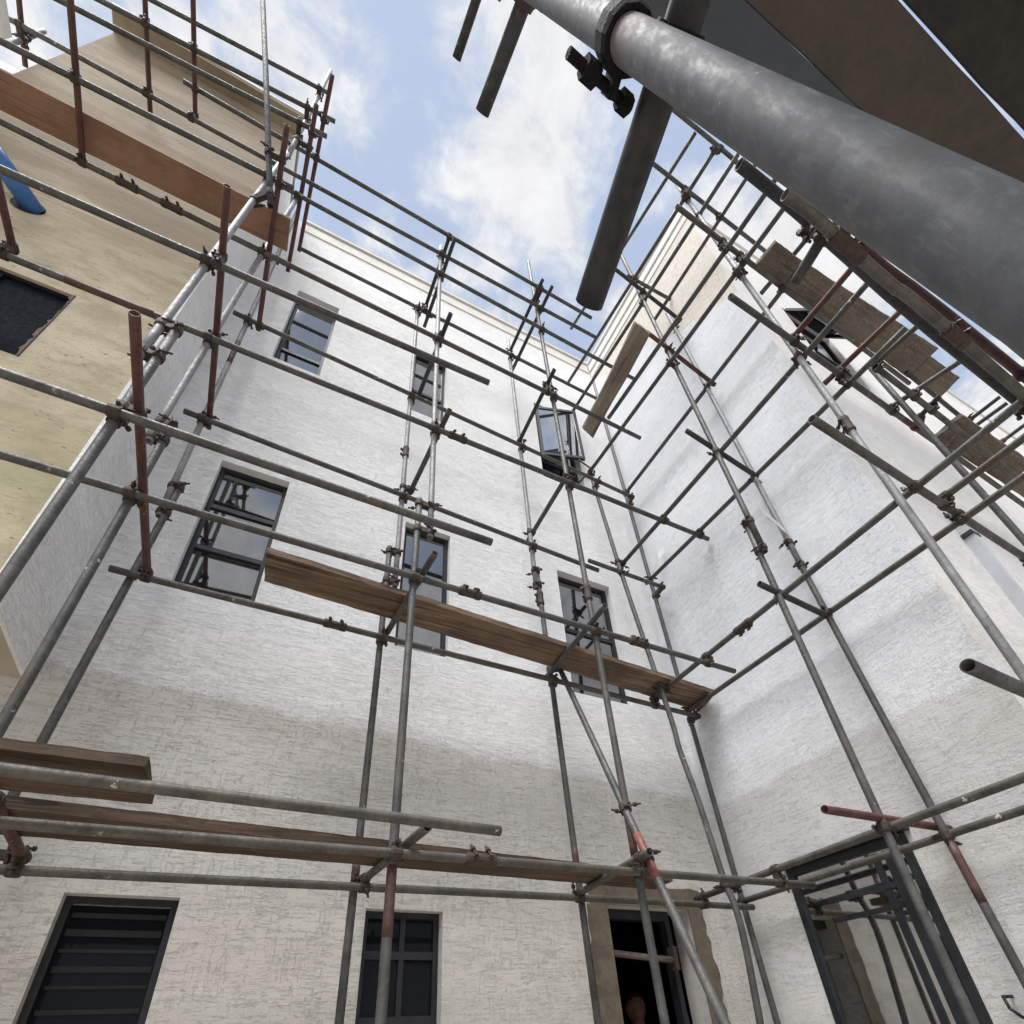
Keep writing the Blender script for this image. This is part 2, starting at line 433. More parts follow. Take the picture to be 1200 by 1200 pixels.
# walls with real openings; F maps (u, z, depth) to the world
def wall_geo(F, us, zs, holes, thick, rag=None):
    g = Geo()
    for h in holes: us += [h[0], h[1]]; zs += [h[2], h[3]]
    us = sorted(set(us)); zs = sorted(set(zs))
    inside = lambda u, z: any(h[0] < u < h[1] and h[2] < z < h[3] for h in holes)
    for i in range(len(us) - 1):
        for j in range(len(zs) - 1):
            if inside((us[i] + us[i+1]) / 2, (zs[j] + zs[j+1]) / 2): continue
            for d in (0, thick):
                q = [F(us[i], zs[j], d), F(us[i+1], zs[j], d), F(us[i+1], zs[j+1], d), F(us[i], zs[j+1], d)]
                g.add(q, [(0, 1, 2, 3) if d == 0 else (3, 2, 1, 0)])
    rects = [(us[0], us[-1], zs[0], zs[-1])] + holes
    for a, b_, c, d in rects:
        for p, q in (((a, c), (b_, c)), ((b_, c), (b_, d)), ((b_, d), (a, d)), ((a, d), (a, c))):
            g.add([F(*p, 0), F(*q, 0), F(*q, thick), F(*p, thick)], [(0, 1, 2, 3)])
    return g
FB = lambda u, z, d: (u, 3.5 + d, z)          # back wall
FR = lambda u, z, d: (3.745 + d, u, z)        # right wall, u along Y
FE = lambda u, z, d: (u, 1.055 + d, z)         # end face of the right wing
FY = lambda u, z, d: (u, 2.7125 + d, z)         # beige wing

def window(parent, F, h, mat_glass, dep=.09, fw=.045, bars=(), vbars=(), sill=False, pane=True, label=None, reveal=True):
    u0, u1, z0, z1 = h
    g = Geo()
    bx = lambda a0, a1, b0, b1, d0, d1: g.box(F(a0, b0, d0), F(a1, b1, d1))
    e = .002
    bx(u0+e, u0+fw, z0+e, z1-e, dep, dep+.05); bx(u1-fw, u1-e, z0+e, z1-e, dep, dep+.05)
    bx(u0+fw, u1-fw, z1-fw, z1-e, dep, dep+.05); bx(u0+fw, u1-fw, z0+e, z0+fw, dep, dep+.05)
    wdw = link('window', g.mesh('window'), M_frame, parent)
    if label: wdw['label'] = label
    for zb in bars:
        g = Geo(); g.box(F(u0+fw, zb-.022, dep+.004), F(u1-fw, zb+.022, dep+.052))
        link('glazing_bar', g.mesh('glazing_bar'), M_frame, wdw)
    for ub in vbars:
        g = Geo(); g.box(F(ub-.016, z0+fw, dep+.008), F(ub+.016, z1-fw, dep+.05))
        link('glazing_bar', g.mesh('glazing_bar'), M_frame, wdw)
    if pane:
        zz = [z0+fw] + sorted(bars) + [z1-fw]
        for k in range(len(zz) - 1):
            g = Geo(); g.box(F(u0+fw-.01, zz[k]+.004, dep+.022), F(u1-fw+.01, zz[k+1]-.004, dep+.03))
            link('pane', g.mesh('pane'), mat_glass, wdw)
    if sill:
        g = Geo(); g.box(F(u0-.03, z0-.035, -.03), F(u1+.03, z0-.003, dep))
        link('sill', g.mesh('sill'), M_jamb, wdw)
    return wdw

# ------------------------------------------------------------------ ground
g = Geo(); g.add([(-400,-400,0),(400,-400,0),(400,400,0),(-400,400,0)], [(0,1,2,3)])
struct(link('ground', g.mesh('ground'), M_ground))
g = Geo(); g.box((-3.2, -2.5, .004), (3.74, 3.495, .05))
struct(link('courtyard_slab', g.mesh('courtyard_slab'), M_soffit))

# ------------------------------------------------------------------ white house: back wall + right wing
TOP = 11.14
house = tag(empty('white_house', (0, 3.5, 0)), 'white three-storey house with coarse plaster, dark windows and a bare lower coat', 'house')
house_inv = Matrix.Translation((0, -3.5, 0))
def hlink(name, me, mat, parent=house):
    o = link(name, me, mat, parent)
    if parent is house: o.matrix_parent_inverse = house_inv
    return o
g1 = (-.70, -.195, .78, 2.20); g2 = (.785, 1.27, .78, 2.19); dr = (2.505, 3.31, .05, 2.285)
w1 = (-.80, -.255, 4.22, 5.69); w2 = (.81, 1.265, 4.17, 5.67); w3 = (2.49, 3.175, 4.12, 5.69)
t1 = (-.755, -.27, 7.53, 9.18); t2 = (.735, 1.165, 7.60, 9.06); t3 = (2.485, 3.12, 7.34, 9.06)
holes = [g1, g2, dr, w1, w2, w3, t1, t2, t3]
wg = wall_geo(FB, [-3.2, 3.745], [0, TOP], holes, .22)
hlink('back_wall', wg.mesh('back_wall'), M_back)
wr = (1.945, 2.865, 1.30, 2.45)
wg = wall_geo(FR, [1.06, 3.72], [0, TOP], [wr], .22)
hlink('right_wall', wg.mesh('right_wall'), M_right)
te = (4.72, 5.62, 7.55, 8.95)
wg = wall_geo(FE, [3.747, 16.0], [0, TOP + .002], [te], .22)
hlink('end_wall', wg.mesh('end_wall'), M_end)
# parapet coping: two stepped bands along the tops
def coping(F, u0, u1, z, steps, mat):
    for (dz0, dz1, out) in steps:
        g = Geo(); g.box(F(u0, z + dz0, -out), F(u1, z + dz1, .26)); hlink('coping', g.mesh('coping'), mat)
coping(FB, -1.02, 3.70, TOP, [(-.26, -.05, .014), (.003, .05, .035)], M_coping)
coping(FR, 1.03, 3.47, TOP, [(-.40, -.27, .012), (-.22, -.06, .030), (.003, .05, .05)], M_coping_w)
coping(FE, 3.80, 16.0, TOP, [(.004, .05, .03)], M_coping_w)
g = Geo(); g.add([(-1.0, 3.72, TOP-.3), (16, 3.72, TOP-.3), (16, 9, TOP-.3), (-1, 9, TOP-.3)], [(0,1,2,3)])
g.add([(3.97, 1.28, TOP-.3), (16, 1.28, TOP-.3), (16, 3.72, TOP-.3), (3.97, 3.72, TOP-.3)], [(0,1,2,3)])
hlink('roof', g.mesh('roof'), M_soffit)

def hwin(*a, **k):
    wdw = window(house, *a, **k); wdw.matrix_parent_inverse = house_inv; return wdw
wg1 = hwin(FB, g1, M_glass_lo, dep=.07, fw=.035)
for zb, hh in ((2.115, .012), (2.035, .016), (1.955, .008), (1.875, .013), (1.80, .007), (1.70, .010)):
    g = Geo(); g.box(FB(g1[0]+.05, zb-hh, .086), FB(g1[1]-.045, zb+hh, .0915)); link('louvre_blade', g.mesh('louvre_blade'), M_slat, wg1)
hwin(FB, g2, M_glass_lo, dep=.07, bars=(1.62, 1.95), vbars=(1.04,), fw=.035)
hwin(FB, w1, M_glass, dep=.07, bars=(4.73, 5.20), fw=.035)
hwin(FB, w2, M_glass, dep=.06, fw=.035, bars=(4.72,))
hwin(FB, w3, M_glass, dep=.08, bars=(4.95,), fw=.04)
hwin(FB, t1, M_glass, dep=.09, fw=.035, bars=(7.93,))
hwin(FB, t2, M_glass, dep=.07, fw=.035, bars=(8.18,))
wt3 = hwin(FB, t3, M_glass, dep=.10, bars=(7.86,), pane=False)
g = Geo(); g.box(FB(t3[0]+.04, t3[2]+.05, .122), FB(t3[1]-.04, 7.84, .13))
link('pane', g.mesh('pane'), M_glass_lo, wt3)
g = Geo(); g.box(FB(t3[0]+.04, 7.88, .20), FB(t3[1]-.04, t3[3]-.05, .208))
link('pane', g.mesh('pane'), M_glass_lo, wt3)
# open casement of the right top window, hinged on its left side
ca = rad(17)
def FC(u, z, d):   # u along the leaf from the hinge
    hx, hy = t3[0] + .03, 3.5 + .02
    return Vector((hx + u*math.cos(ca) + d*math.sin(ca), hy - u*math.sin(ca) + d*math.cos(ca), z))
def leaf(F, W, z0, z1, t=.04, fr=.045):
    g = Geo()
    def bx(a0, a1, b0, b1):
        c = (F(a0, b0, 0) + F(a1, b1, t)) / 2
        ex = (F(1, 0, 0) - F(0, 0, 0)); ez = Vector((0, 0, 1)); ed = (F(0, 0, 1) - F(0, 0, 0))
        g.obox(c, ex * (a1-a0)/2, ez * (b1-b0)/2, ed * t/2)
    bx(0, fr, z0, z1); bx(W-fr, W, z0, z1); bx(fr, W-fr, z0, z0+fr); bx(fr, W-fr, z1-fr, z1)
    p = Geo(); c = (F(fr, z0+fr, .012) + F(W-fr, z1-fr, .02)) / 2
    p.obox(c, (F(1,0,0)-F(0,0,0)) * (W-2*fr+.01)/2, Vector((0,0,1)) * (z1-z0-2*fr+.01)/2, (F(0,0,1)-F(0,0,0)) * .004)
    return g, p
lg, lp = leaf(FC, .60, 7.86, 9.02)
lf = link('window', lg.mesh('window'), M_frame, house); lf.matrix_parent_inverse = house_inv; lf['label'] = 'casement leaf standing open'
link('pane', lp.mesh('pane'), M_glass_wr, lf)
# stay arm
g = Geo(); pts = [FC(.50, 7.86, .02), FB(3.06, 7.60, .0) and Vector((3.14, 3.32, 7.62)), Vector((3.02, 3.55, 7.50))]
for i in range(2): g.cyl(pts[i], pts[i+1], .012, 8)
link('stay', g.mesh('stay'), M_frame, lf)

# right wall window: proud dark frame with several sashes
wrw = hwin(FR, wr, M_glass_wr, dep=-.012, fw=.055, bars=(), pane=True)
for (u, wd) in ((2.10, .03), (2.19, .022)):
    g = Geo(); g.box(FR(u - wd, wr[2]+.07, .0), FR(u + wd, wr[3]-.07, .04)); link('glazing_bar', g.mesh('glazing_bar'), M_frame, wrw)
for zb in (2.06, 2.18):
    g = Geo(); g.box(FR(2.13, zb - .015, -.004), FR(2.62, zb + .015, .036)); link('glazing_bar', g.mesh('glazing_bar'), M_frame, wrw)
g = Geo(); g.box(FR(wr[0]-.04, wr[3]+.001, -.05), FR(wr[1]+.02, wr[3]+.035, .0)); link('head_flashing', g.mesh('head_flashing'), M_frame, wrw)
for k in range(6):  # thin dark bars imitating scaffold lines reflected in this glass
    ub = 2.27 + k*.095
    g = Geo(); g.box(FR(ub - .006, wr[2]+.06, .02), FR(ub + .006, (2.40 if k % 2 else 2.17), .028)) if k < 5 else g.box(FR(ub - .006, 2.19, .012), FR(ub + .006, 2.39, .018))
    link('reflection_bar', g.mesh('reflection_bar'), M_frame, wrw)
# end wall window with an awning leaf swung out
wte = hwin(FE, te, M_glass_wr, dep=.05, fw=.06, bars=(8.2,))
aw = rad(24)
def FA(u, z, d):
    s = 8.93 - z
    return Vector((te[0] + .05 + u, 1.04 - s*math.sin(aw) + d*math.cos(aw), 8.93 - s*math.cos(aw) + d*0))
g = Geo()
def abx(u0, u1, z0, z1):
    v = []
    for d in (0, .035):
        v += [FA(u0, z0, d), FA(u1, z0, d), FA(u1, z1, d), FA(u0, z1, d)]
    g.add(v, [(0,1,2,3),(7,6,5,4),(0,4,5,1),(1,5,6,2),(2,6,7,3),(3,7,4,0)])
abx(0, .05, 8.22, 8.92); abx(.73, .78, 8.22, 8.92); abx(.05, .73, 8.22, 8.27); abx(.05, .73, 8.87, 8.92)
al = link('window', g.mesh('window'), M_frame, house); al.matrix_parent_inverse = house_inv; al['label'] = 'awning leaf swung open on the end wall'
g = Geo(); g.add([FA(.05, 8.27, .015), FA(.73, 8.27, .015), FA(.73, 8.87, .015), FA(.05, 8.87, .015)], [(0,1,2,3)])
link('pane', g.mesh('pane'), M_glass_wr, al)

# doorway: rough cement surround, dark room behind, red-brown prop across it
g = Geo()
def rag_strip(u0, u1, z0, z1, n, vert, jit):
    v = []
    for i in range(n + 1):
        t_ = i / n
        if vert:
            z = z0 + (z1 - z0) * t_; j = rnd.uniform(-jit, jit)
            v += [FB(u0, z, -.012), FB(u1 + j, z, -.012), FB(u0, z, .0), FB(u1 + j, z, .0)]
        else:
            u = u0 + (u1 - u0) * t_; j = rnd.uniform(-jit, jit)
            v += [FB(u, z0, -.012), FB(u, z1 + j, -.012), FB(u, z0, .0), FB(u, z1 + j, .0)]
    f = []
    for i in range(n):
        k = i * 4; f += [(k, k+1, k+5, k+4), (k+1, k+3, k+7, k+5), (k, k+4, k+6, k+2)]
    g.add(v, f)
rag_strip(dr[0] + .02, dr[0] - .15, .05, 2.285, 40, True, .014)
rag_strip(dr[1] - .02, dr[1] + .13, .05, 2.285, 40, True, .022)
rag_strip(dr[0] - .13, dr[1] + .13, 2.2855, 2.44, 24, False, .014)
hlink('door_surround', g.mesh('door_surround'), M_cement)
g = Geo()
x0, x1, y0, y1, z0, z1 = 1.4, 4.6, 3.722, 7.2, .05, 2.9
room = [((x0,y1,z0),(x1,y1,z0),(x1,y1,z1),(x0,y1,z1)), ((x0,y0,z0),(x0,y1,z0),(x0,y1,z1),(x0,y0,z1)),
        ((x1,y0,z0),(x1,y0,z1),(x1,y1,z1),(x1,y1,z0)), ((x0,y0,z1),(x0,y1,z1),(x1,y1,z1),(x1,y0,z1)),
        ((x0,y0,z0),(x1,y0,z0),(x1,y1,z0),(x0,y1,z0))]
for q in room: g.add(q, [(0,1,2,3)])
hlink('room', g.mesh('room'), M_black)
g = Geo(); g.box((3.13, 3.60, .05), (3.17, 3.68, 2.284)); g.box((2.507, 3.60, 2.215), (3.13, 3.68, 2.283))
hlink('door_frame', g.mesh('door_frame'), M_frame)

# wall hook low on the right wall
g = Geo(); q = [(3.745,1.80,1.55),(3.66,1.80,1.55),(3.63,1.78,1.50),(3.66,1.76,1.46),(3.745,1.76,1.45)]
for i in range(4): g.cyl(q[i], q[i+1], .008, 8)
hlink('wall_hook', g.mesh('wall_hook', True), M_frame)
# downpipe on the end wall
pipe = tag(empty('downpipe', (4.88, 1.0, 0)), 'grey square downpipe running down the white end wall at the right edge', 'pipe')
g = Geo(); g.box((4.84, .975, .05), (4.93, 1.055, 5.02)); o = link('pipe', g.mesh('pipe'), M_frame and simple('pipe_grey', (.42,.44,.47), (.52,.54,.57), 3, .5, .05), pipe); o.matrix_parent_inverse = Matrix.Translation((-4.88,-1.0,0))
for zz in (1.2, 3.1, 4.7):
    g = Geo(); g.box((4.825, .97, zz), (4.945, 1.058, zz+.04)); o = link('bracket', g.mesh('bracket'), M_frame, pipe); o.matrix_parent_inverse = Matrix.Translation((-4.88,-1.0,0))

# ------------------------------------------------------------------ beige wing on the left
wing = tag(empty('beige_wing', (-2.3, 2.7125, 0)), 'beige rendered upper wing overhanging the yard on the left, stained and pitted', 'building wing')
winv = Matrix.Translation((2.3, -2.7125, 0))
def wlink(name, me, mat, parent=wing):
    o = link(name, me, mat, parent)
    if parent is wing: o.matrix_parent_inverse = winv
    return o
WT = 11.53; WB = 3.32
vent = (-2.25, -1.822, 5.06, 5.92)
wg = wall_geo(FY, [-3.34, -1.285], [WB, WT], [vent], .25)
me = wg.mesh('front_wall'); wlink('front_wall', me, M_beige)
# return wall, slightly battered so that it meets the back wall at its own line
g = Geo()
a0, a1 = Vector((-1.268, 2.711, 0)), Vector((-1.268, 3.498, 0))
for (p, q) in ((a0, a1),):
    v = []
    for d in (0, -.02):
        off = Vector((d, 0, 0))
        v += [p+off+Vector((0,0,WB-.002)), q+off+Vector((0,0,WB-.002)), q+off+Vector((0,0,WT-.003)), p+off+Vector((0,0,WT-.003))]
    g.add(v, [(0,1,2,3),(7,6,5,4),(0,4,5,1),(1,5,6,2),(2,6,7,3),(3,7,4,0)])
wlink('return_wall', g.mesh('return_wall'), M_return)
g = Geo(); g.add([(-4.2,2.7145,WB),(-1.27,2.7145,WB),(-1.27,3.496,WB),(-4.2,3.496,WB)], [(0,3,2,1)])
wlink('soffit', g.mesh('soffit'), M_soffit)
g = Geo(); g.box((-3.36, 2.50, WT+.003), (-1.25, 9.0, WT+.07))
wlink('roof_slab', g.mesh('roof_slab'), M_beige)
g = Geo(); g.box((-3.38, 2.485, WT+.072), (-1.24, 3.2, WT+.10)); wlink('flashing', g.mesh('flashing'), M_coping_w)
g = Geo(); g.box((-4.2, 2.716, WB+.001), (-3.342, 2.96, 9.15)); wlink('low_side_wall', g.mesh('low_side_wall'), M_coping_w)
g = Geo(); g.box((-4.4, 1.2, 8.45), (-3.13, 2.32, 8.6)); wlink('canopy', g.mesh('canopy'), M_coping_w)
g = Geo(); g.box((-4.6, 2.322, 3.33), (-4.205, 2.9, 8.6)); wlink('canopy_wall', g.mesh('canopy_wall'), M_coping_w)
# the wing's outer flank that carries it
g = Geo(); g.box((-4.2, 2.72, 0), (-3.9, 3.49, WB-.003)); wlink('flank_wall', g.mesh('flank_wall'), M_soffit)
# vent window
wv = window(wing, FY, vent, M_glass_lo, dep=.022, fw=.035, bars=()); wv.matrix_parent_inverse = winv
for ch_ in [wv] + list(wv.children): ch_.data.materials[0] = M_navy
g = Geo()
n = 30
def rag_edge(pts, wdt):
    for (p, q, nx, nz) in pts:
        v = []
        for i in range(n+1):
            t_ = i/n; u = p[0]+(q[0]-p[0])*t_; z = p[1]+(q[1]-p[1])*t_; j = rnd.uniform(.2, 1)*wdt
            v += [FY(u, z, .03), FY(u+nx*j, z+nz*j, .0-.004), FY(u+nx*j*.2, z+nz*j*.2, -.006)]
        g.add(v, [(i*3+a_, i*3+b_, i*3+3+b_, i*3+3+a_) for i in range(n) for a_, b_ in ((0,2),(2,1))])
rag_edge([((vent[1], vent[2]), (vent[1], vent[3]), -1, 0)], .03)
wlink('broken_render', g.mesh('broken_render'), M_cement)

# blue pipe stub
bp = tag(empty('blue_pipe', (-2.384, 2.7125, 6.83)), 'blue plastic pipe stub sticking out of the beige wall, upper left', 'pipe')
def tube_mesh(pts, r, n=14, hollow=.86, closed_in=True):
    g = Geo(); P_ = [Vector(p) for p in pts]
    k = len(P_); up = None; rings = []
    for i, p in enumerate(P_):
        d = ((P_[i+1] if i < k-1 else p) - (P_[i-1] if i > 0 else p)).normalized()
        if up is None: up = d.orthogonal().normalized()
        up = (up - d * up.dot(d)).normalized(); w_ = d.cross(up)
        rings.append((p, d, up.copy(), w_.copy()))
    v, f = [], []
    def ring(p, u, w_, rr):
        s = len(v)
        for i in range(n):
            a_ = 2*math.pi*i/n; v.append(p + (u*math.cos(a_) + w_*math.sin(a_))*rr)
        return s
    def strip(a_, b_):
        for i in range(n): f.append((a_+i, a_+(i+1) % n, b_+(i+1) % n, b_+i))
    ids = [ring(p, u, w_, r) for p, d, u, w_ in rings]
    for a_, b_ in zip(ids, ids[1:]): strip(a_, b_)
    for end in (0, -1):                      # open bore at both ends
        p, d, u, w_ = rings[end]; s = 1 if end == 0 else -1
        i1 = ring(p, u, w_, r*hollow); i2 = ring(p + d*s*min(.12, r*5), u, w_, r*hollow)
        if end == 0: strip(i1, ids[0]); strip(i2, i1)
        else: strip(ids[-1], i1); strip(i1, i2)
        f.append(tuple(i2 + i for i in (range(n) if s == -1 else range(n-1, -1, -1))))
    g.v, g.f = v, f
    return g
g = tube_mesh([(-2.384, 2.74, 6.83), (-2.50, 2.59, 6.845), (-2.62, 2.44, 6.86)], .066, 20, .82)
o = link('pipe', g.mesh('pipe', True), M_blue, bp); o.matrix_parent_inverse = Matrix.Translation((2.384, -2.7125, -6.83))
g = Geo(); g.cyl((-2.43, 2.7105, 6.83), (-2.43, 2.7115, 6.83), .105, 20)
o = link('hole', g.mesh('hole'), M_black, bp); o.matrix_parent_inverse = Matrix.Translation((2.384, -2.7125, -6.83))

# ------------------------------------------------------------------ scaffold tubes
R_T = .0225
